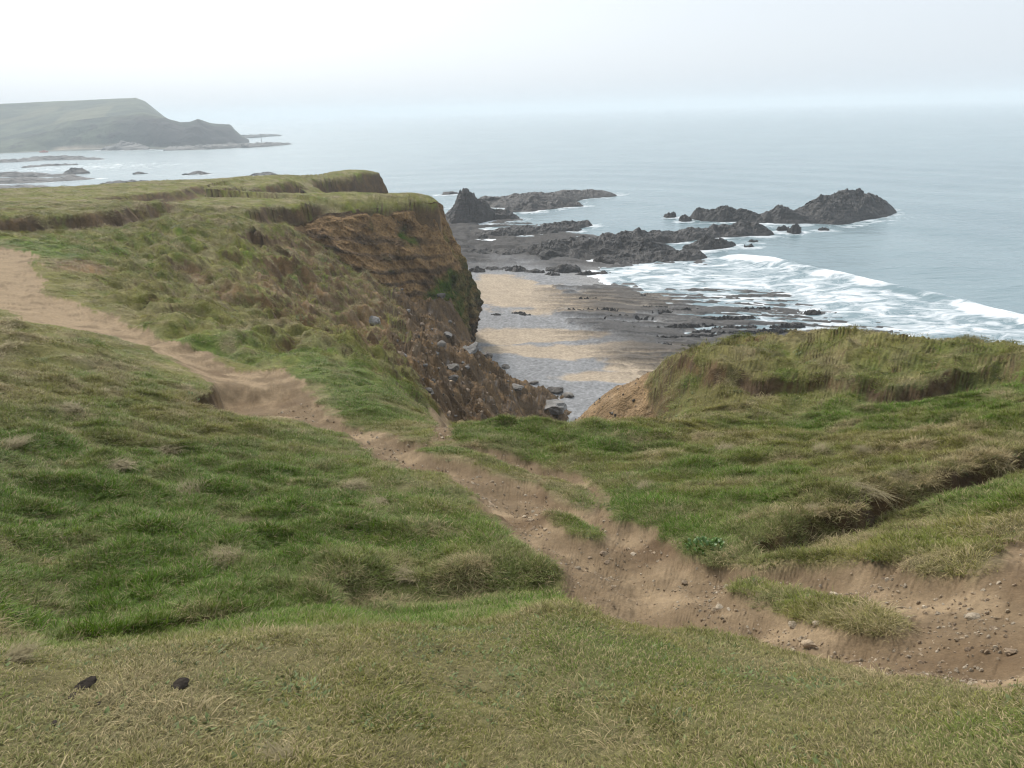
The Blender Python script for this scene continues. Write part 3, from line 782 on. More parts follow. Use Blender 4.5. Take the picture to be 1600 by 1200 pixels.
# ------------------------------------------------------------------ rocks in the sea
def crag(name, pts, seed, label, group, cat='rock', rough=1.0, n=90, m=36, mat_=None, base=-1.0, power=.75):
    """a craggy ridge: pts = (x, y, crest height, half width) along its spine"""
    P = np.array(pts, float)
    L = np.r_[0, np.cumsum(np.linalg.norm(np.diff(P[:, :2], axis=0), axis=1))]
    s = np.linspace(0, L[-1], n)
    Q = np.c_[[np.interp(s, L, P[:, k]) for k in range(4)]].T
    tan = np.gradient(Q[:, :2], axis=0); tan /= np.linalg.norm(tan, axis=1, keepdims=True) + 1e-9
    nor = np.c_[-tan[:, 1], tan[:, 0]]
    tt_ = np.linspace(-1, 1, m)
    e = np.minimum(s / max(L[-1] * .04, .1), 1)[:, None] * np.minimum((L[-1] - s) / max(L[-1] * .04, .1), 1)[:, None]
    e = np.sqrt(np.clip(e, 0, 1))
    X = Q[:, 0:1] + nor[:, 0:1] * tt_[None] * Q[:, 3:4] * (0.35 + .65 * e)
    Y = Q[:, 1:2] + nor[:, 1:2] * tt_[None] * Q[:, 3:4] * (0.35 + .65 * e)
    sc_ = 1 / max(P[:, 3].mean(), .3)
    wobx = .35 * P[:, 3].mean() * fbm(X * sc_ * .6, Y * sc_ * .6, 3, seed + 3)
    X = X + wobx * .6; Y = Y + wobx
    prof = np.clip(1 - np.abs(tt_[None]) ** 1.6, 0, 1) ** power
    hn = ridged(X * sc_ * .8, Y * sc_ * .8, 5, seed)
    hn2 = np.floor(5 * (fbm(X * sc_ * 1.5, Y * sc_ * 1.5, 3, seed + 7) + .6)) / 5
    Z = base + (Q[:, 2:3] - base) * prof * e * (1 + rough * (.55 * (hn - .62) + .30 * (hn2 - .55)) + .22 * rough * (ridged(X * sc_ * 2.2, Y * sc_ * 2.6, 4, seed + 9) - .6) + .06 * rough * fbm(X * sc_ * 7, Y * sc_ * 7, 3, seed + 11))
    me = mesh_from(name, np.c_[X.ravel(), Y.ravel(), Z.ravel()], grid_faces(n, m), smooth=False)
    o = link(name, me, mat_ or M_SEAROCK)
    return tag(o, label, cat, group)

FOAM_PTS = []
def sea_crag(name, pix, seed, label, group, cat='rock', hw=None, z0=0.3, lift=1.0, **kw):
    """pix: (px, py of the foot, height in photo pixels, half width in m)"""
    pts = []
    for px, py, hp, hw_ in pix:
        p = at_z(px, py, z0); D = math.hypot(p[0], p[1])
        pts.append((p[0], p[1] + hw_ * .6, z0 + .62 * lift * max(hp, 1) * D / FPX, hw_))
        FOAM_PTS.append((p[0], p[1], hw_ * 1.5 + 2))
    return crag(name, pts, seed, label, group, cat, **kw)

G1 = 'dark rocks of the reef'
sea_crag('rock_island', [(1190, 348, 10, 6), (1208, 348, 22, 7), (1222, 348, 36, 7), (1238, 348, 30, 7), (1262, 346, 18, 8), (1288, 345, 38, 9), (1312, 342, 40, 10), (1345, 338, 46, 11), (1368, 332, 34, 8), (1386, 324, 8, 4)], 201, 'tallest dark rocky islet farthest out at the right end of the reef', G1, 'islet', n=280, m=90, rough=.9)
sea_crag('rock_island', [(1086, 342, 14, 4), (1096, 342, 20, 5), (1112, 342, 20, 5), (1135, 343, 28, 6), (1165, 344, 20, 5), (1190, 346, 16, 5), (1215, 348, 10, 4)], 202, 'low blocky islet joined to the left of the tallest islet', G1, 'islet', n=180, m=50, rough=.9)
sea_crag('sea_stack', [(690, 345, 6, 6), (712, 346, 30, 8), (730, 347, 62, 9), (748, 347, 44, 9), (768, 347, 12, 7)], 203, 'steep pyramid shaped sea stack just behind the cliff nose', G1, 'sea stack', n=130, m=70, rough=1.0, power=.9, lift=1.15)
sea_crag('rock_reef', [(740, 322, 14, 9), (790, 322, 20, 9), (840, 320, 22, 9), (880, 312, 18, 9), (925, 307, 13, 8), (962, 302, 4, 5)], 204, 'long dark reef stretching right from behind the pyramid stack', G1, 'reef', n=150, rough=.8)
sea_crag('rock_reef', [(790, 328, 10, 6), (830, 328, 14, 6), (870, 324, 12, 6), (910, 319, 4, 4)], 205, 'lower reef with foam at its foot in front of the long dark reef', G1, 'reef', n=110, rough=.9)
sea_crag('rock', [(755, 342, 10, 4), (775, 342, 22, 5), (790, 341, 18, 5), (803, 339, 4, 4)], 206, 'small dark rock at the right foot of the pyramid stack', G1, n=60)
sea_crag('rock_reef', [(735, 372, 10, 5), (770, 369, 12, 5), (800, 366, 13, 5), (850, 362, 12, 4.5), (890, 355, 14, 4), (928, 351, 4, 3)], 207, 'narrow serrated reef in the middle between two bands of white water', G1, 'reef', n=130, rough=1.0)
sea_crag('rock_reef', [(825, 405, 24, 7), (870, 402, 30, 8), (920, 398, 32, 9), (980, 396, 30, 9), (1020, 398, 26, 8), (1040, 400, 8, 5)], 208, 'broad brown black reef at the head of the sand beach', G1, 'reef', n=230, m=70, rough=.95)
sea_crag('rock_reef', [(820, 392, 10, 6), (880, 388, 14, 6), (940, 384, 16, 6), (1000, 378, 22, 6), (1060, 374, 18, 6), (1120, 370, 16, 6), (1170, 365, 22, 6), (1190, 364, 18, 5), (1215, 361, 4, 3)], 209, 'long reef running out from the beach towards the islets', G1, 'reef', n=220, m=50, rough=1.0)
sea_crag('rock_reef', [(725, 408, 18, 6), (760, 406, 24, 7), (790, 405, 18, 7), (825, 403, 12, 6), (850, 402, 6, 4)], 210, 'dark weed covered rock beside the foot of the cliff nose', G1, 'reef', n=80, rough=.8)
sea_crag('rock', [(1080, 388, 4, 3), (1095, 387, 16, 4), (1115, 386, 18, 4), (1135, 385, 12, 3), (1150, 383, 3, 2)], 211, 'low humped rock with foam around it inside the breaking wave', G1, n=70)
sea_crag('rock_reef', [(930, 412, 10, 4), (980, 410, 12, 5), (1040, 406, 10, 5), (1080, 402, 12, 4), (1100, 398, 4, 3)], 212, 'front fringe of rock where the broad reef meets the white water', G1, 'reef', n=120)
for k, (px, py, hp, hw_, lab) in enumerate(((1245, 362, 14, 2.5, 'small pointed rock awash at the right of the long reef'), (1289, 360, 5, 1.8, 'tiny rock awash below the tallest islet'), (1225, 358, 6, 1.6, 'small rock stub at the tip of the long reef'),
        (1048, 337, 6, 2.2, 'little cluster rock in open water left of the blocky islet'), (1072, 343, 8, 2.2, 'small rock close to the left end of the blocky islet'), (1177, 378, 4, 1.5, 'dark rock tip in the foam below the long reef'), (1173, 386, 4, 1.5, 'lower of two dark rock tips in the foam'),
        (898, 358, 3, 2.5, 'flat rock awash right of the serrated reef'), (700, 303, 5, 6, 'thin rock ledge in the sea left of the pyramid stack'))):
    sea_crag('rock', [(px - 9, py, hp * .5, hw_ * .7), (px, py, hp, hw_), (px + 10, py, hp * .5, hw_ * .7)], 220 + k, lab, G1, n=30, m=18)
# flat strata and rocks on the beach
ORD = 'first second third fourth fifth sixth seventh eighth ninth tenth eleventh twelfth thirteenth fourteenth fifteenth sixteenth seventeenth eighteenth nineteenth twentieth twenty-first twenty-second'.split()
G2 = 'flat rock ledges along the tideline'
LED = [(1000, 497, 120, 3), (1060, 485, 90, 4), (1130, 497, 110, 5), (1175, 520, 150, 7), (1090, 527, 150, 5), (1030, 515, 120, 3), (1120, 540, 130, 4), (1080, 508, 90, 3), (1180, 480, 50, 2), (1000, 460, 30, 2), (1020, 480, 50, 3), (1230, 507, 60, 3), (1150, 510, 80, 3),
       (960, 486, 60, 2), (905, 490, 50, 2), (1060, 552, 70, 2), (1110, 516, 60, 3), (990, 507, 70, 2), (1045, 540, 60, 2), (1270, 485, 26, 2), (920, 470, 36, 1.5), (1195, 532, 70, 3)]
for k, (px, py, ln, hp) in enumerate(sorted(LED, key=lambda q: (q[1], q[0]))):
    sl = -.05
    pix = [(px - ln / 2, py - sl * ln / 2, hp * .4, .5), (px - ln / 4, py - sl * ln / 4, hp, .9), (px + ln / 4, py + sl * ln / 4, hp * .9, .9), (px + ln / 2, py + sl * ln / 2, hp * .3, .4)]
    pts = []
    for q in pix:
        p = at_z(q[0], q[1], .3); D = math.hypot(p[0], p[1]); zb = float(beach_z(p[0:1], p[1:2])[0])
        pts.append((p[0], p[1], max(zb, -.1) + .25 + q[2] * D / FPX, q[3]))
    o = crag('rock_ledge', pts, 300 + k, ('long' if ln > 75 else 'short') + ' dark rock ledge on the tideline, ' + ORD[k] + ' counting in from the sea', G2, 'rock ledge', n=50, m=12, base=-.6, rough=.9)
G3 = 'loose rocks scattered at the head of the sand'
for k, (px, py, hp, hw_) in enumerate(sorted(((745, 425, 8, 1.2), (770, 420, 5, 1.5), (806, 420, 8, 1.6), (835, 421, 5, 1.5), (880, 416, 12, 2.6), (862, 424, 4, 1.2), (915, 420, 6, 1.5), (940, 418, 5, 1.4), (775, 494, 3, .6), (810, 490, 3, .8), (820, 492, 3, .7), (790, 418, 4, 1.2)))):
    c = at_z(px, py, 1.0); D = math.hypot(c[0], c[1]); zb = float(beach_z(c[0:1], c[1:2])[0])
    crag('beach_rock', [(c[0] - hw_ * 1.3, c[1], zb + .3 * hp * D / FPX, hw_ * .6), (c[0], c[1], zb + hp * D / FPX, hw_), (c[0] + hw_ * 1.3, c[1], zb + .3 * hp * D / FPX, hw_ * .6)], 340 + k, 'loose dark rock on the upper beach, ' + ORD[k] + ' counting from the cliff', G3, n=20, m=14, base=zb - .4)
# the bay on the left
G4 = 'reef rocks in the far bay'
for k, (pix, lab) in enumerate((
        ([(-60, 255, 4, 8), (20, 253, 5, 8), (60, 250, 7, 9), (110, 249, 6, 8), (160, 249, 1.5, 5)], 'farthest thin reef across the left bay'),
        ([(30, 262, 2, 5), (70, 259, 3, 5), (120, 257, 1.5, 4)], 'faint low ledge between the two left bay reefs'),
        ([(100, 271, 3, 5), (108, 271, 9, 7), (122, 271, 9, 7), (131, 270, 3, 4)], 'single rounded rock standing in the left bay'),
        ([(-80, 275, 6, 10), (0, 275, 6, 10), (60, 276, 5, 8), (118, 274, 2, 5)], 'grey reef just behind the wide flat reef of the left bay'),
        ([(-100, 287, 8, 14), (0, 286, 8, 14), (60, 284, 7, 10), (110, 281, 6, 8), (155, 278, 2, 5)], 'wide flat reef at the left edge below the lone rounded rock'),
        ([(-100, 298, 7, 12), (0, 296, 6, 12), (50, 295, 4, 8), (80, 294, 2, 6)], 'nearest dark reef edge just above the left fields'),
        ([(155, 290, 3, 4), (175, 287, 5, 5), (200, 285, 4, 5), (228, 284, 1.5, 4)], 'small reef patch showing over the grassy edge'),
        ([(205, 272, 1.5, 3), (215, 271, 2.5, 4), (225, 271, 1.5, 3)], 'tiny rock awash alone in the left bay'),
        ([(286, 273, 1.5, 4), (305, 271, 4, 5), (322, 272, 1.5, 4)], 'dark rock tip above the plateau edge left of centre'),
        ([(392, 274, 1.5, 4), (412, 272, 3.5, 5), (428, 273, 1.5, 4)], 'dark rock tip above the plateau edge near the far cliff'))):
    sea_crag('rock_reef', pix, 360 + k, lab, G4, 'reef', n=80, m=24, rough=.8)

# ------------------------------------------------------------------ distant headland
hp = np.linspace(-420, 388, 330)
crest1 = np.interp(hp, [-420, -200, 0, 60, 110, 170, 230, 262, 285, 300, 313, 330, 345, 362, 368, 376, 388], [232, 226, 214, 201, 188, 181, 177, 184, 190, 189, 184.5, 191, 193, 194, 203, 211, 219])
crest2 = np.interp(hp, [-420, -100, 0, 40, 100, 180, 222, 236, 262, 290, 388], [170, 165, 162, 160, 157.5, 154, 152, 158, 182, 200, 240])
base1 = np.interp(hp, [-420, 0, 100, 200, 300, 375, 388], [246, 237, 236, 234, 233, 227, 225])
hd = np.array([0, .03, .10, .2, .32, .45, .6, .8, 1.0, 1.15, 1.3, 1.7, 2.2, 2.8, 3.4, 4.0, 4.6, 5.2, 6.0])
hd = np.interp(np.linspace(0, len(hd) - 1, 170), np.arange(len(hd)), hd)
HX = np.zeros((len(hp), len(hd))); HY = HX.copy(); HZ = HX.copy(); HC = np.zeros(HX.shape + (3,))
for i, px in enumerate(hp):
    r = ray(px, base1[i]); D0 = min(-EYE / r[2], 900)
    D1 = D0 + 75; D2 = D1 + 260
    z1 = EYE + ray(px, crest1[i])[2] * D1; z2 = EYE + ray(px, crest2[i])[2] * D2
    z1 = max(z1, 1.0)
    Dn = np.where(hd <= 1, D0 + hd * 75, D1 + (hd - 1) / 4 * 260)
    rh = ray(px, 210)
    f = sst(0, .5, hd)[None] if False else np.interp(hd, [0, .06, .14, .32, .6, 1], [-.04, .05, .08, .42, .78, 1.0])
    zz = np.where(hd <= 1, z1 * f, np.interp(hd, [1, 1.5, 5, 6], [0, 0, 1, 1]) * (max(z2, -3) - z1) + z1)
    HX[i] = rh[0] * Dn; HY[i] = rh[1] * Dn; HZ[i] = zz - .6
nh = fbm(HX * .02, HY * .02, 5, 170); nh2 = fbm(HX * .07, HY * .07, 4, 171)
cl = np.interp(hd, [0, .1, .2, .8, 1.0, 1.2], [0, .2, 1, 1, .3, 0])[None]
ru = sst(180, 300, hp)[:, None]
HZ += cl * 3.0 * ru * np.floor(4 * fbm(HX * .015 + 7, HY * .0, 3, 177)) / 2 + cl * (3.0 * nh + 1.8 * nh2) * (.5 + .8 * ru) + (hd[None] > 1) * 1.0 * nh
gz = sst(-.2, .2, nh)
HC = mixc(np.broadcast_to(np.array([.055, .066, .050]), HC.shape), np.broadcast_to(np.array([.095, .105, .07]), HC.shape), gz)
fields = noise2(HX * .012 + 3, HY * .008, 173)
HC = mixc(HC, np.broadcast_to(np.array([.125, .125, .08]), HC.shape), sst(.1, .2, fields) * (hd[None] > 1.2))
rk = cl * sst(120, 265, hp + 40 * nh.mean(1))[:, None]
HC = mixc(HC, np.broadcast_to(np.array([.035, .03, .03]), HC.shape), np.clip(rk + (cl > .2) * sst(.15, .35, nh2) * .6, 0, 1))
HC = mixc(HC, np.broadcast_to(np.array([.30, .25, .19]), HC.shape), sst(.22, .16, hd)[None] * sst(.08, .1, hd)[None] * sst(70, 90, hp)[:, None] * sst(200, 180, hp)[:, None])
HC = mixc(HC, np.broadcast_to(np.array([.2, .18, .15]), HC.shape), sst(.12, .05, hd)[None] * np.ones((len(hp), 1)))
me = mesh_from('headland', np.c_[HX.ravel(), HY.ravel(), HZ.ravel()], grid_faces(*HX.shape))
set_color(me, 'albedo', HC.reshape(-1, 3))
tag(link('headland_hill', me, M_HEADLAND), 'hazy far headland with a rounded green top and dark cliff point', kind='structure')
G5 = 'reefs off the far headland'
for k, (pix, lab) in enumerate((
        ([(365, 216, 6, 10), (395, 215, 6, 10), (415, 213, 5, 8), (440, 212, 2, 5)], 'thin reef trailing off the tip of the far headland'),
        ([(250, 235, 7, 12), (320, 233, 9, 12), (360, 231, 9, 12), (390, 229, 5, 9)], 'dark low reef under the point of the far headland'),
        ([(370, 231, 8, 12), (405, 229, 8, 12), (430, 227, 6, 10), (452, 225, 2, 5)], 'outermost low reef carrying the thin post off the far headland'),
        ([(155, 235, 2, 12), (185, 234, 16, 20), (205, 234, 12, 18), (235, 233, 3, 10)], 'rounded dark knoll at the shore under the far headland'))):
    sea_crag('rock_reef', pix, 380 + k, lab, G5, 'reef', n=60, m=20, rough=.7)
p = at_z(407, 226, .5); Dp = math.hypot(p[0], p[1])
bm = bmesh.new(); bmesh.ops.create_cone(bm, segments=8, radius1=.28, radius2=.18, depth=16 * Dp / FPX, cap_ends=True); me = bpy.data.meshes.new('beacon_post'); bm.to_mesh(me); bm.free()
o = link('beacon_post', me, M_POST); o.location = (p[0], p[1] + 5, 8 * Dp / FPX); tag(o, 'thin dark post standing on the outermost low reef', 'post')
p = at_z(68, 238, .2); Dp = math.hypot(p[0], p[1]); s_ = Dp / FPX
bm = bmesh.new()
vs = [bm.verts.new(q) for q in ((-6.5, 0, .8), (6.5, 0, .8), (5, 0, -.5), (-5, 0, -.5), (-5.5, 3, .8), (5.5, 3, .8), (4.5, 2.5, -.5), (-4.5, 2.5, -.5), (-2, .6, .8), (2, .6, .8), (2, 2.4, .8), (-2, 2.4, .8), (-1.8, .6, 1.7), (1.8, .6, 1.7), (1.8, 2.4, 1.7), (-1.8, 2.4, 1.7))]
for f in ((0, 1, 2, 3), (5, 4, 7, 6), (4, 0, 3, 7), (1, 5, 6, 2), (3, 2, 6, 7), (0, 4, 5, 1), (8, 9, 13, 12), (9, 10, 14, 13), (10, 11, 15, 14), (11, 8, 12, 15), (12, 13, 14, 15)):
    bm.faces.new([vs[i] for i in f])
me = bpy.data.meshes.new('boat'); bm.to_mesh(me); bm.free()
o = link('boat', me, M_RED); o.location = (p[0], p[1], .5); o.scale = (s_ * .95, s_ * .95, s_ * 1.2); tag(o, 'small reddish boat shape at the water edge below the far headland', 'boat')

# ------------------------------------------------------------------ sea
sa_ = np.radians(np.r_[np.linspace(-85, -37, 60), np.linspace(-36.8, 36.8, 560), np.linspace(37, 85, 60)])
sl_ = np.r_[np.linspace(math.log(45), math.log(420), 460), np.linspace(math.log(424), math.log(26000), 150)]
SX = np.sin(sa_)[:, None] * np.exp(sl_)[None]; SY = np.cos(sa_)[:, None] * np.exp(sl_)[None]
BREAK = np.array([at_z(*q)[:2] for q in ((1120, 398), (1170, 406), (1240, 420), (1310, 432), (1380, 448), (1450, 462), (1520, 480), (1600, 504), (1720, 540))])
bd, bs, bp = seg_dist(SX + 2.0 * fbm(SX * .06, SY * .06, 3, 183), SY + 3.0 * fbm(SX * .05, SY * .05, 3, 180), BREAK)
off = -shore(SX, SY)                               # + out to sea
near_s = sst(600, 200, np.hypot(SX, SY))
swell = .22 * np.sin(off * .22 + 2.0 * fbm(SX * .015, SY * .015, 3, 181)) * sst(-4, 25, off)
SZ = near_s * (swell + .10 * fbm(SX * .22, SY * .35, 4, 182) * sst(-2, 10, off)) + .75 * np.exp(-(bd / 2.2) ** 2) * sst(0, .08, bp) * sst(0, 25, off)
foam = np.zeros(SX.shape)
bsd = bd * bs                                     # + shoreward
foam = np.maximum(foam, np.clip(.78 + .8 * fbm(SX * .09, SY * .09, 4, 186), .3, 1.05) * np.exp(-(np.maximum(bsd * .8, -bsd * 1.8) / (3.4 + 2 * fbm(SX * .05, SY * .05, 2, 187))) ** 2) * sst(0, .05, bp))
foam = np.maximum(foam, .585 * sst(-1.5, 4, bsd) * sst(75, 20, bsd) * (off < 80))
foam = np.maximum(foam, .42 * sst(-9, -2, bsd) * (bsd < 1))
foam = np.maximum(foam, .58 * np.exp(-(np.maximum(off, 0) / 24) ** 2))
foam = np.maximum(foam, .85 * np.exp(-(off / 3.0) ** 2))
for fx, fy, fr in FOAM_PTS:
    q = ((SX - fx) ** 2 + (SY - fy) ** 2) / (fr * fr)
    foam = np.maximum(foam, .62 * np.exp(-q))
lb = at_z(120, 262, 0)
foam = np.maximum(foam, .50 * np.exp(-((SX - lb[0]) / 160) ** 2 - ((SY - lb[1]) / 110) ** 2))
gl = at_z(800, 378, 0)
foam = np.maximum(foam, .66 * np.exp(-((SX - gl[0]) / 30) ** 2 - ((SY - gl[1]) / 16) ** 2))
me = mesh_from('sea', np.c_[SX.ravel(), SY.ravel(), SZ.ravel()], grid_faces(*SX.shape))
set_color(me, 'foam', np.repeat(np.clip(foam, 0, 1.1).reshape(-1, 1), 3, 1))
m_, n, l, b = mat('sea_water')
g = n.new('ShaderNodeNewGeometry')
fa = nd(n, 'ShaderNodeAttribute', attribute_name='foam')
mp = nd(n, 'ShaderNodeMapping'); mp.inputs['Scale'].default_value = (.55, 1.0, 1); mp.inputs['Rotation'].default_value = (0, 0, math.radians(-28))
l.new(g.outputs['Position'], mp.inputs['Vector'])
tn = nd(n, 'ShaderNodeTexNoise', Scale=.34, Detail=8.0, Roughness=.68, Distortion=1.2); l.new(mp.outputs[0], tn.inputs['Vector'])
ad = nd(n, 'ShaderNodeMath', operation='ADD'); l.new(fa.outputs['Fac'], ad.inputs[0]); l.new(tn.outputs['Fac'], ad.inputs[1])
fr_ = nd(n, 'ShaderNodeMapRange', interpolation_type='SMOOTHSTEP'); fr_.inputs['From Min'].default_value = .97; fr_.inputs['From Max'].default_value = 1.24
l.new(ad.outputs[0], fr_.inputs['Value'])
t2 = nd(n, 'ShaderNodeTexNoise', Scale=.02, Detail=3.0); l.new(g.outputs['Position'], t2.inputs['Vector'])
wc = n.new('ShaderNodeValToRGB')
wc.color_ramp.elements[0].position = .35; wc.color_ramp.elements[0].color = (.170, .245, .268, 1)
wc.color_ramp.elements[1].position = .68; wc.color_ramp.elements[1].color = (.212, .290, .310, 1)
l.new(t2.outputs['Fac'], wc.inputs[0])
mxc = nd(n, 'ShaderNodeMix', data_type='RGBA'); mxc.inputs[7].default_value = (.78, .80, .81, 1)
l.new(fr_.outputs[0], mxc.inputs[0]); l.new(wc.outputs[0], mxc.inputs[6]); l.new(mxc.outputs[2], b.inputs['Base Color'])
rr = nd(n, 'ShaderNodeMapRange'); rr.inputs['To Min'].default_value = .22; rr.inputs['To Max'].default_value = .8
l.new(fr_.outputs[0], rr.inputs['Value']); l.new(rr.outputs[0], b.inputs['Roughness'])
b.inputs['IOR'].default_value = 1.33
mp2 = nd(n, 'ShaderNodeMapping'); mp2.inputs['Scale'].default_value = (.35, 1.0, 1); mp2.inputs['Rotation'].default_value = (0, 0, math.radians(-12)); l.new(g.outputs['Position'], mp2.inputs['Vector'])
prev = None
for sc_, dist, st_ in ((.10, 1.6, .5), (.45, .5, .5), (1.6, .16, .45)):
    t_ = nd(n, 'ShaderNodeTexNoise', Scale=sc_, Detail=4.0, Roughness=.6); l.new(mp2.outputs[0], t_.inputs['Vector'])
    bb = nd(n, 'ShaderNodeBump', Strength=st_, Distance=dist); l.new(t_.outputs['Fac'], bb.inputs['Height'])
    if prev: l.new(prev, bb.inputs['Normal'])
    prev = bb.outputs[0]
l.new(prev, b.inputs['Normal'])
M_SEA = m_
tag(link('sea', me, M_SEA), 'pale grey green sea with a line of white surf breaking into the cove', kind='structure')

# ------------------------------------------------------------------ loose stones, boulders, slabs
def stone_mesh(name, seed, flat=.6, cuts=9):
    r = np.random.default_rng(seed)
    bm = bmesh.new(); bmesh.ops.create_icosphere(bm, subdivisions=3, radius=1)
    N = r.normal(size=(cuts, 3)); N /= np.linalg.norm(N, axis=1, keepdims=True); dd_ = r.uniform(.5, .85, cuts)
    for v in bm.verts:
        c = np.array(v.co)
        for q, d_ in zip(N, dd_):
            e_ = c @ q - d_
            if e_ > 0: c = c - q * e_
        c = c * (1 + .05 * r.normal())
        v.co = (c[0], c[1] * .8, c[2] * flat)
    me_ = bpy.data.meshes.new(name); bm.to_mesh(me_); bm.free()
    return me_
STM = [stone_mesh('stone', 400 + k, .45 + .06 * (k % 4)) for k in range(8)]
BLM = [stone_mesh('boulder', 420 + k, .6 + .05 * (k % 3), 8) for k in range(6)]
_cache = {}
def with_mat(me_, m_):
    k = (me_.name, m_.name)
    if k not in _cache:
        c = me_.copy(); c.materials.clear(); c.materials.append(m_); _cache[k] = c
    return _cache[k]

def surf(px, py, dmin=1.0, dmax=120.0):
    """where a sight line meets the finished ground"""
    r = ray(px, py)
    D = np.exp(np.linspace(math.log(dmin), math.log(dmax), 600))
    zb = base_z(r[0] * D, r[1] * D) - (EYE + r[2] * D)
    near_ = zb > -2.2
    k0 = int(np.argmax(near_)) if near_.any() else 0
    k1 = int(np.argmax(zb > 1.2)) if (zb > 1.2).any() else len(D) - 1
    D = np.linspace(D[k0], D[min(max(k1, k0 + 1), len(D) - 1)], 260)
    x, y = r[0] * D, r[1] * D
    z_, _m = land(x, y); z_ = np.maximum(z_, beach_z(x, y))
    hit = z_ >= EYE + r[2] * D
    k = int(np.argmax(hit)) if hit.any() else len(D) - 1
    return np.array([x[k], y[k], z_[k]])

def put(name, me_, m_, p, size, label, cat, group=None, rot=None, sink=.25, sc3=(1, 1, 1)):
    o = bpy.data.objects.new(name, with_mat(me_, m_)); COL.objects.link(o)
    o.location = (p[0], p[1], p[2] + size * sc3[2] * (.45 - sink))
    o.rotation_euler = rot or (random.uniform(-.25, .25), random.uniform(-.25, .25), random.uniform(0, 6.28))
    o.scale = (size * sc3[0], size * sc3[1], size * sc3[2])
    return tag(o, label, cat, group)

G6 = 'loose stones on the footpath'
SPECIAL = [(1068, 914, 13, 'dark angular stone sitting on the path bank'), (1240, 982, 17, 'pale broken stone in the path below the turf strip'), (1275, 977, 14, 'flat yellowish stone just right of the pale broken stone'), (1520, 968, 20, 'flat pale stone in the stony right end of the path'),
           (1580, 1022, 22, 'largest stone at the right edge of the path'), (1265, 1010, 24, 'long half buried slab stone in the path'), (945, 786, 10, 'squarish stone in the worn path below the turf strip')]
SPECIAL = [s for s in SPECIAL if s[0] != 945]
for px, py, sz, lab in SPECIAL:
    p = surf(px, py); D = math.hypot(p[0], p[1]); put('stone', STM[int(px) % 8], M_GREYSTONE if 'pale' in lab else M_STONE, p, sz * D * 1.25 / FPX * .5, lab, 'stone', G6)
pr = np.random.default_rng(55)
def spots(mask, n_, sep):
    """n_ random places of the ground where mask holds, seen about evenly"""
    idx = np.flatnonzero(mask.ravel()); pr.shuffle(idx); got = []
    for i in idx:
        p_ = Vall[i]; r_ = math.hypot(p_[0], p_[1])
        if all((p_[0] - q[0]) ** 2 + (p_[1] - q[1]) ** 2 > (sep * r_) ** 2 for q in got): got.append(p_)
        if len(got) == n_: break
    return got
azd = np.degrees(np.arctan2(LX, LY))
for cnt, p in enumerate(spots((LM['path'] > .95) & (LD < 9.5) & (LD > 2.6) & (azd < 39) & (nC + nA * .8 > -.15), 110, .008)):
    D = math.hypot(p[0], p[1]); sz = pr.choice([2.5, 3.2, 4, 5, 7, 9], p=[.30, .29, .2, .12, .06, .03])
    put('stone', STM[cnt % 8], (M_STONE, M_STONE, M_STONE, M_GREYSTONE)[cnt % 4], p, sz * D / FPX, sink=.38, label=('tiny', 'small', 'middling', 'fist sized')[int(np.searchsorted([3, 4.5, 6], sz))] + (' brown', ' brown', ' brown', ' pale')[cnt % 4] + ' stone lying loose on the worn footpath', cat='stone', group=G6)
G7 = 'boulders in the landslip'
for k, (px, py, sz, m_, lab) in enumerate(((735, 549, 34, M_SLAB, 'pale flat slab perched on the landslip under the cliff nose'), (868, 612, 26, M_BOULDER, 'big dark block at the toe of the landslip'), (887, 620, 18, M_BOULDER, 'dark block right of the big block at the landslip toe'),
        (805, 610, 26, M_BOULDER, 'grey leaning slab halfway down the landslip toe'), (582, 505, 24, M_SLAB, 'tilted grey slab among the slumped turf'), (690, 540, 16, M_BOULDER, 'grey boulder upslope of the perched pale slab'), (700, 525, 14, M_SLAB, 'small pale boulder highest up near the cliff foot'),
        (860, 640, 50, M_SLAB, 'broad pale bedrock slab at the bottom of the gully'), (790, 575, 14, M_BOULDER, 'dark rock on the ridge of the landslip'), (835, 600, 14, M_BOULDER, 'dark rock on the landslip edge left of the big block'))):
    p = surf(px, py, 26, 110); D = math.hypot(p[0], p[1])
    put('boulder', BLM[k % 6], m_, p, sz * D / FPX * .62, lab, 'boulder', G7, sc3=(1.2, 1, .7), sink=.2)
for cnt, p in enumerate(spots((debm > .6) & (LD > 22) & (LD < 80) & (azd > -13) & (azd < 5) & (LZ > BZ), 150, .004)):
    D = math.hypot(p[0], p[1]); sz = pr.choice([2.5, 3.5, 5, 8, 12], p=[.28, .3, .22, .14, .06])
    put('boulder', BLM[cnt % 6], (M_SCREE, M_BOULDER, M_SCREE, M_SLAB)[cnt % 4], p, sz * D / FPX, ('small', 'middling', 'large')[int(np.searchsorted([4, 7], sz))] + (' brown', ' dark', ' brown', ' pale grey')[cnt % 4] + ' broken rock lying in the landslip debris', 'boulder', G7)
for px, py, sz, lab in ((130, 1078, 16, 'larger dark peaty clod on the near turf'), (112, 1092, 9, 'small dark clod just below the larger one'), (283, 1075, 15, 'dark rounded clod beside a bare patch in the near turf'), (82, 1137, 7, 'small black clod nearest the lower edge'), (152, 1101, 5, 'tiny dark clod right of the larger clod')):
    p = surf(px, py); D = math.hypot(p[0], p[1]); put('clod', STM[px % 8], M_CLOD, p, sz * D * 1.2 / FPX, lab, 'clod', 'dark clods on the near turf', sc3=(1.2, 1.0, .6), sink=.32)

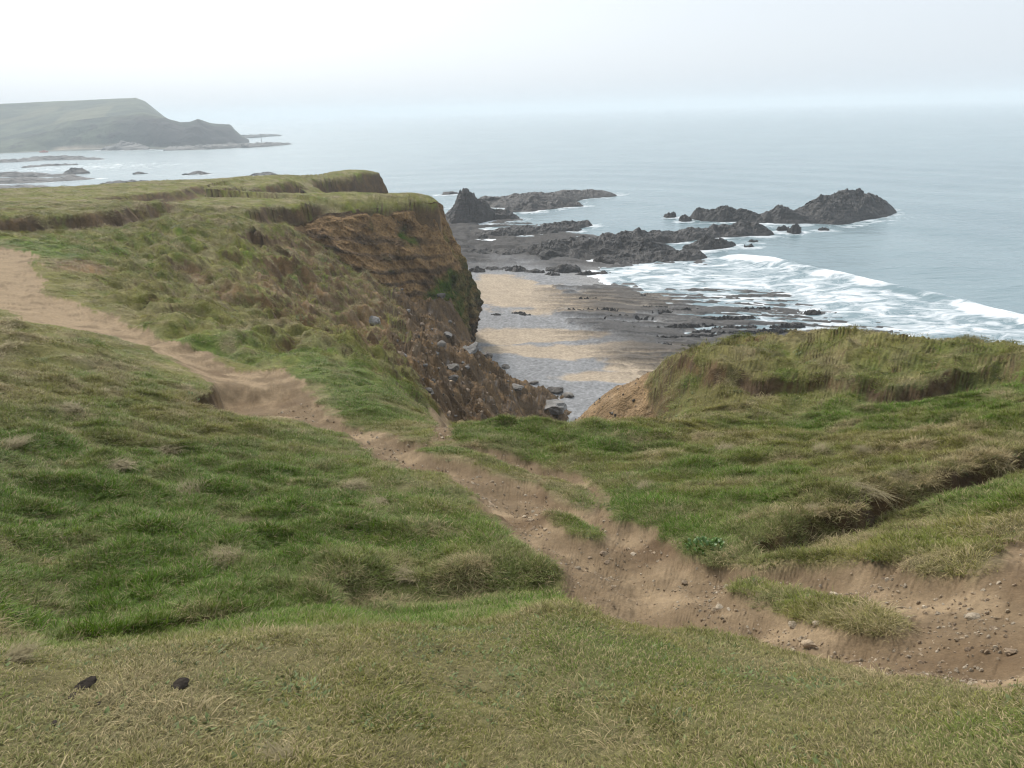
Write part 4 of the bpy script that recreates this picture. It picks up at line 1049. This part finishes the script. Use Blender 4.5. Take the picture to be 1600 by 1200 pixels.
# ------------------------------------------------------------------ grass
TUFTS = bpy.data.collections.new('tuft_shapes')            # not linked: only instanced
def tuft(name, nb, rad, lmin, lmax, wid, splay, straw_p, seed, curl=1.0, m_=None):
    r = np.random.default_rng(seed)
    V, Fc, Cc = [], [], []
    for b_ in range(nb):
        a = r.uniform(0, 2 * math.pi); rr_ = rad * math.sqrt(r.random())
        x0, y0 = rr_ * math.cos(a), rr_ * math.sin(a)
        az_ = a + r.normal() * 1.0; L = r.uniform(lmin, lmax); tilt = np.clip(abs(r.normal(splay, .35)), .05, 1.5)
        wv = wid * r.uniform(.7, 1.3); side = np.array([-math.sin(az_), math.cos(az_), 0]) * wv / 2
        p = np.array([x0, y0, -.012]); k0 = len(V)
        st_ = 1.0 if r.random() < straw_p else r.uniform(0, .14)
        br = r.uniform(.65, 1.3)
        for s in range(4):
            w_ = (1, .9, .6, .08)[s]
            V += [p - side * w_, p + side * w_]
            sh = (.7, .85, 1, 1.1)[s]  # root to tip: thatch tone plus shade painted into the blade colour
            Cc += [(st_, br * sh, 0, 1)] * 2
            ti = min(tilt + curl * .32 * s, 1.75)
            p = p + np.array([math.cos(az_) * math.sin(ti), math.sin(az_) * math.sin(ti), math.cos(ti)]) * L / 3
        for s in range(3):
            q = k0 + 2 * s; Fc.append((q, q + 1, q + 3, q + 2))
    me_ = mesh_from(name, np.array(V), np.array(Fc))
    set_color(me_, 'blade', np.array(Cc))
    me_.materials.append(m_ or M_BLADE)
    o = bpy.data.objects.new(name, me_); TUFTS.objects.link(o)
    return o
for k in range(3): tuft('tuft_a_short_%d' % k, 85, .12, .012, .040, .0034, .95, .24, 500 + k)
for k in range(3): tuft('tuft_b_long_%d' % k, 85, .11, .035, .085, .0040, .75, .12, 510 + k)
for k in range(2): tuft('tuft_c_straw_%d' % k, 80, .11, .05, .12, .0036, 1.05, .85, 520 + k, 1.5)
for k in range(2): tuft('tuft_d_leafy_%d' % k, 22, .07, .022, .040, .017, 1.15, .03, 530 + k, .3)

def scatter(name, N, dlo, dhi, amax, label, wscale, seed):
    r = np.random.default_rng(seed)
    a = np.radians(r.uniform(-amax, amax, N))
    # about even density on the ground near by, thinning outwards
    u = r.random(N); D = (dlo ** 1.15 + u * (dhi ** 1.15 - dlo ** 1.15)) ** (1 / 1.15)
    x, y = np.sin(a) * D, np.cos(a) * D
    z_, mm = land(x, y)
    e_ = .06
    zx, _ = land(x + e_, y); zy, _ = land(x, y + e_)
    sx_, sy_ = (zx - z_) / e_, (zy - z_) / e_
    slope = np.hypot(sx_, sy_)
    ok = (mm['path'] < .38 + .15 * r.random(N)) & (mm['debris'] < .4) & (slope < 1.9) & (mm['face'] < .75) & (mm['sheer'] < .3)
    worn_ = sst(.42, .62, fbm(x * .8, y * .8, 4, 115) + .5 * mm['edge']) * sst(26, 14, D)
    ok &= r.random(N) > worn_ * .75
    ok &= r.random(N) > .7 * sst(.28, .5, fbm(x * 1.6, y * 1.6, 3, 622)) * sst(4.2, 3.2, D)
    x, y, z_, D, sx_, sy_ = (q[ok] for q in (x, y, z_, D, sx_, sy_)); mm = {k_: v[ok] for k_, v in mm.items()}
    n_ = len(x)
    g_, s_, ln_ = cover(x, y, mm)
    col = grass_color(g_, s_ * .9, D) * (.85 - .04 * sst(14, 30, D))[:, None] * r.uniform(.62, 1.32, (n_, 1))
    bankm = sst(3.7, 3.1, D)
    col = mixc(col, np.broadcast_to(TURF * .8, col.shape) * r.uniform(.6, 1.3, (n_, 1)), bankm * .3)
    pick = np.where(r.random(n_) < ln_ * 1.25, 3 + r.integers(0, 3, n_), r.integers(0, 3, n_))
    pick = np.where(r.random(n_) < np.clip(s_ - .45, 0, 1) * 1.0 * (1 - .97 * bankm), 6 + r.integers(0, 2, n_), pick)
    pick = np.where(r.random(n_) < .04 + .30 * bankm * sst(.05, .35, fbm(x * 1.8, y * 1.8, 2, 621)), 8 + r.integers(0, 2, n_), pick)
    leafy = pick >= 8
    col[leafy] = np.array([.15, .20, .075]) * r.uniform(.6, 1.25, (leafy.sum(), 1))
    sc_ = r.uniform(.7, 1.25, n_) * wscale(D) * (1 + .5 * fbm(x * 2.2, y * 2.2, 3, 620)) * (1 - .4 * np.clip(mm['edge'], 0, 1))
    me_ = bpy.data.meshes.new(name)
    me_.vertices.add(n_); me_.vertices.foreach_set('co', np.c_[x, y, z_].astype(np.float32).ravel())
    tl = .75
    rot = np.c_[np.arctan(sy_) * tl, -np.arctan(sx_) * tl, np.zeros(n_)]
    # spin about the tuft's own axis by choosing a random heading for the lean instead
    spin = r.uniform(0, 6.28, n_)
    R3 = np.zeros((n_, 3))
    for i in range(n_):
        e = (Matrix.Rotation(rot[i, 0], 3, 'X') @ Matrix.Rotation(rot[i, 1], 3, 'Y') @ Matrix.Rotation(spin[i], 3, 'Z')).to_euler()
        R3[i] = e
    for nm, typ, val in (('rot', 'FLOAT_VECTOR', R3), ('scl', 'FLOAT_VECTOR', np.c_[sc_, sc_, sc_ * (.88 - .40 * sst(9, 24, D))])):
        at_ = me_.attributes.new(nm, typ, 'POINT'); at_.data.foreach_set('vector', val.astype(np.float32).ravel())
    at_ = me_.attributes.new('pick', 'INT', 'POINT'); at_.data.foreach_set('value', pick.astype(np.int32))
    set_color(me_, 'tint', col)
    o = link(name, me_)
    ng = bpy.data.node_groups.new(name, 'GeometryNodeTree')
    ng.interface.new_socket('Geometry', in_out='INPUT', socket_type='NodeSocketGeometry')
    ng.interface.new_socket('Geometry', in_out='OUTPUT', socket_type='NodeSocketGeometry')
    nn, ll = ng.nodes, ng.links
    gi = nn.new('NodeGroupInput'); go = nn.new('NodeGroupOutput')
    ip = nn.new('GeometryNodeInstanceOnPoints'); ci = nn.new('GeometryNodeCollectionInfo')
    ci.inputs['Collection'].default_value = TUFTS; ci.inputs['Separate Children'].default_value = True; ci.inputs['Reset Children'].default_value = True
    def na(nm, dt):
        q = nn.new('GeometryNodeInputNamedAttribute'); q.data_type = dt; q.inputs['Name'].default_value = nm; return q.outputs['Attribute']
    ll.new(gi.outputs[0], ip.inputs['Points']); ll.new(ci.outputs[0], ip.inputs['Instance']); ip.inputs['Pick Instance'].default_value = True
    ll.new(na('pick', 'INT'), ip.inputs['Instance Index']); ll.new(na('rot', 'FLOAT_VECTOR'), ip.inputs['Rotation']); ll.new(na('scl', 'FLOAT_VECTOR'), ip.inputs['Scale'])
    ll.new(ip.outputs[0], go.inputs[0])
    md = o.modifiers.new('tufts', 'NODES'); md.node_group = ng
    return tag(o, label, 'grass', kind='stuff')
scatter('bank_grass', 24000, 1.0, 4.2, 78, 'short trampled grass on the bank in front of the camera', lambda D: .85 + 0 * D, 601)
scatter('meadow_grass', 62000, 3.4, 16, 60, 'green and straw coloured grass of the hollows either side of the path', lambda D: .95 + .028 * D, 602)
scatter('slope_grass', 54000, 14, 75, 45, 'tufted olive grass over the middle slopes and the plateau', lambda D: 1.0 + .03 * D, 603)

GRIT = bpy.data.collections.new('grit_shapes')
for k in range(5):
    o = bpy.data.objects.new('grit_%d' % k, with_mat(stone_mesh('grit', 450 + k, .6, 6), (M_STONE, M_GREYSTONE)[k % 2])); GRIT.objects.link(o)
RUBB = bpy.data.collections.new('rubble_shapes')
for k in range(5):
    o = bpy.data.objects.new('rubble_%d' % k, with_mat(stone_mesh('rubble', 460 + k, .6, 6), (M_SCREE, M_BOULDER, M_SCREE)[k % 3])); RUBB.objects.link(o)
def pebbles(name, N, mask, smin, smax, label, coll=None):
    idx = np.flatnonzero(mask.ravel()); r = np.random.default_rng(77)
    i = r.choice(idx, N); P_ = Vall[i].copy(); D_ = np.hypot(P_[:, 0], P_[:, 1])
    P_[:, :2] += r.normal(size=(N, 2)) * (.004 * D_)[:, None]
    P_[:, 2] = land(P_[:, 0], P_[:, 1])[0]
    sc_ = np.exp(r.uniform(math.log(smin), math.log(smax), N)) * np.clip(D_ / 6, .7, 8)
    me_ = bpy.data.meshes.new(name); me_.vertices.add(N); me_.vertices.foreach_set('co', P_.astype(np.float32).ravel())
    a_ = me_.attributes.new('rot', 'FLOAT_VECTOR', 'POINT'); a_.data.foreach_set('vector', r.uniform(-3, 3, (N, 3)).astype(np.float32).ravel())
    a_ = me_.attributes.new('scl', 'FLOAT_VECTOR', 'POINT'); a_.data.foreach_set('vector', np.c_[sc_, sc_, sc_].astype(np.float32).ravel())
    a_ = me_.attributes.new('pick', 'INT', 'POINT'); a_.data.foreach_set('value', r.integers(0, 5, N).astype(np.int32))
    o = link(name, me_); ng = bpy.data.node_groups['meadow_grass'].copy()
    for q in ng.nodes:
        if q.bl_idname == 'GeometryNodeCollectionInfo': q.inputs['Collection'].default_value = coll or GRIT
    o.modifiers.new('grit', 'NODES').node_group = ng
    return tag(o, label, 'gravel', kind='stuff')
pebbles('path_gravel', 2800, (LM['path'] > .85) & (LD < 16) & (azd < 42) & (nB + .7 * nA > -.12), .003, .017, 'fine brown grit and crumbs of earth strewn along the path')
pebbles('stony_path_end', 900, (LM['path'] > .85) & (LD < 7) & (azd > 16) & (azd < 42) & (nA > -.2), .006, .026, 'stones trodden into the reddish end of the path')
pebbles('landslip_rubble', 2600, (debm > .6) & (LD > 15) & (LD < 82) & (azd > -14) & (azd < 13) & (LZ > BZ), .004, .018, 'small stones and crumbs strewn over the landslip', RUBB)

scatter('plateau_grass', 16000, 60, 128, 35, 'close cropped grass over the far fields of the plateau', lambda D: .6 + .028 * D, 604)

# tussocks of dead grass that stand out, each its own thing
def tussock_mesh(seed):
    r = np.random.default_rng(seed); V, Fc = [], []
    lean = r.uniform(0, 6.28)
    for b_ in range(280):
        a = r.uniform(0, 6.28); rr_ = .13 * math.sqrt(r.random()); az_ = lean + r.normal() * .75; L = r.uniform(.10, .32)
        p = np.array([rr_ * math.cos(a), rr_ * math.sin(a), -.03]); side = np.array([-math.sin(az_), math.cos(az_), 0]) * .0027; k0 = len(V); ti = abs(r.normal(.35, .3))
        for s in range(5):
            w_ = (1, 1, .8, .5, .1)[s]; V += [p - side * w_, p + side * w_]
            p = p + np.array([math.cos(az_) * math.sin(ti), math.sin(az_) * math.sin(ti), math.cos(ti)]) * L / 4; ti = min(ti + .42, 2.0)
        for s in range(4):
            q = k0 + 2 * s; Fc.append((q, q + 1, q + 3, q + 2))
    me_ = mesh_from('grass_tussock', np.array(V), np.array(Fc)); me_.materials.append(M_DRY); return me_
TUS = [tussock_mesh(700 + k) for k in range(5)]
for k, (px, py, sz, lab) in enumerate(((262, 708, 1.6, 'tall straw tussock in the middle of the left hollow'), (180, 732, 1.4, 'straw tussock left of the tall one in the left hollow'), (546, 762, 1.2, 'pale tussock near the worn turf by the path'), (590, 790, 1.1, 'dry drooping tussock below the pale one near the path'),
        (300, 772, 1.2, 'flattened straw clump on the green hollow floor'), (360, 872, .9, 'low straw clump above the near bank hollow'), (395, 815, .7, 'small dry tuft in the green grass'), (15, 700, 1.2, 'brown tussock at the left border beside the hollow'), (20, 1030, .5, 'bleached tussock at the left end of the near bank edge'),
        (1280, 705, 1.2, 'pale dry tussock in the middle of the slope right of the path'), (1130, 705, 1.3, 'broad straw clump on the slope above the ditch'), (1360, 710, 1.0, 'small straw clump right of the pale dry tussock'), (1010, 765, .8, 'little tussock beside the path on its right bank'), (985, 745, .9, 'straw clump above the little path side tussock'),
        (1345, 765, 1.2, 'overhanging straw clump at the bend of the ditch'), (1420, 745, 1.1, 'straw clump on the upper lip of the ditch'), (1270, 800, .9, 'dry fringe tussock over the dark hole of the ditch'), (640, 905, .8, 'brown tussock on the dark hollow behind the near bank'), (430, 1190, .42, 'bleached straw tuft cut by the lower edge of the view'), (110, 640, 1.3, 'straw tussock on the left bump above the hollow'))):
    p = surf(px, py); D = math.hypot(p[0], p[1])
    o = link('grass_tussock', TUS[k % 5]); o.location = p; o.scale = (sz * random.uniform(.75, 1.2), sz * random.uniform(.6, .9), sz * random.uniform(.3, .48)); o.rotation_euler = (0, 0, random.uniform(0, 6.28))
    tag(o, lab, 'tussock', 'tussocks of dead grass')

# leafy plant at the foot of the ditch
p = surf(1103, 862)
root = bpy.data.objects.new('leafy_plant', None); COL.objects.link(root); root.location = p; root.scale = (.5, .5, .6)
tag(root, 'low leafy green plant where the ditch meets the path', 'plant')
bm = bmesh.new()
o_ = []
for i in range(7):
    for j, w_ in enumerate((-1, 0, 1)):
        t_ = i / 6; wd_ = .032 * math.sin(math.pi * min(1, .08 + t_ * .92)) ** .7
        o_.append(bm.verts.new((.085 * t_, w_ * wd_, .05 * math.sin(t_ * 2.2) + .008 * abs(w_))))
for i in range(6):
    for j in range(2):
        q = i * 3 + j; bm.faces.new((o_[q], o_[q + 3], o_[q + 4], o_[q + 1]))
lm = bpy.data.meshes.new('leaf'); bm.to_mesh(lm); bm.free(); lm.materials.append(M_LEAF)
for k in range(64):
    a = random.uniform(0, 6.28); rr_ = .24 * math.sqrt(random.random())
    o = link('leaf', lm, None, root); o.location = (rr_ * 1.4 * math.cos(a), rr_ * math.sin(a), .03 + .10 * (1 - rr_ / .26) * random.random() + .02)
    o.rotation_euler = (random.uniform(-.3, .3), random.uniform(-.5, .2), a + random.uniform(-.9, .9)); s_ = random.uniform(.6, 1.2); o.scale = (s_, s_, s_)

# ------------------------------------------------------------------ sea haze
bm = bmesh.new(); bmesh.ops.create_cube(bm, size=1)
me = bpy.data.meshes.new('haze'); bm.to_mesh(me); bm.free()
m_, n, l, b = mat('sea_haze')
n.remove(b)
pv = n.new('ShaderNodeVolumePrincipled')
pv.inputs['Color'].default_value = (.90, .96, 1.0, 1); pv.inputs['Density'].default_value = .00043; pv.inputs['Anisotropy'].default_value = .1
l.new(pv.outputs[0], n['Material Output'].inputs['Volume'])
o = link('haze', me, m_)
o.scale = (58000, 58000, 66); o.location = (0, 0, 62 - 33)
tag(o, 'thin pale sea haze over the whole bay', kind='stuff')
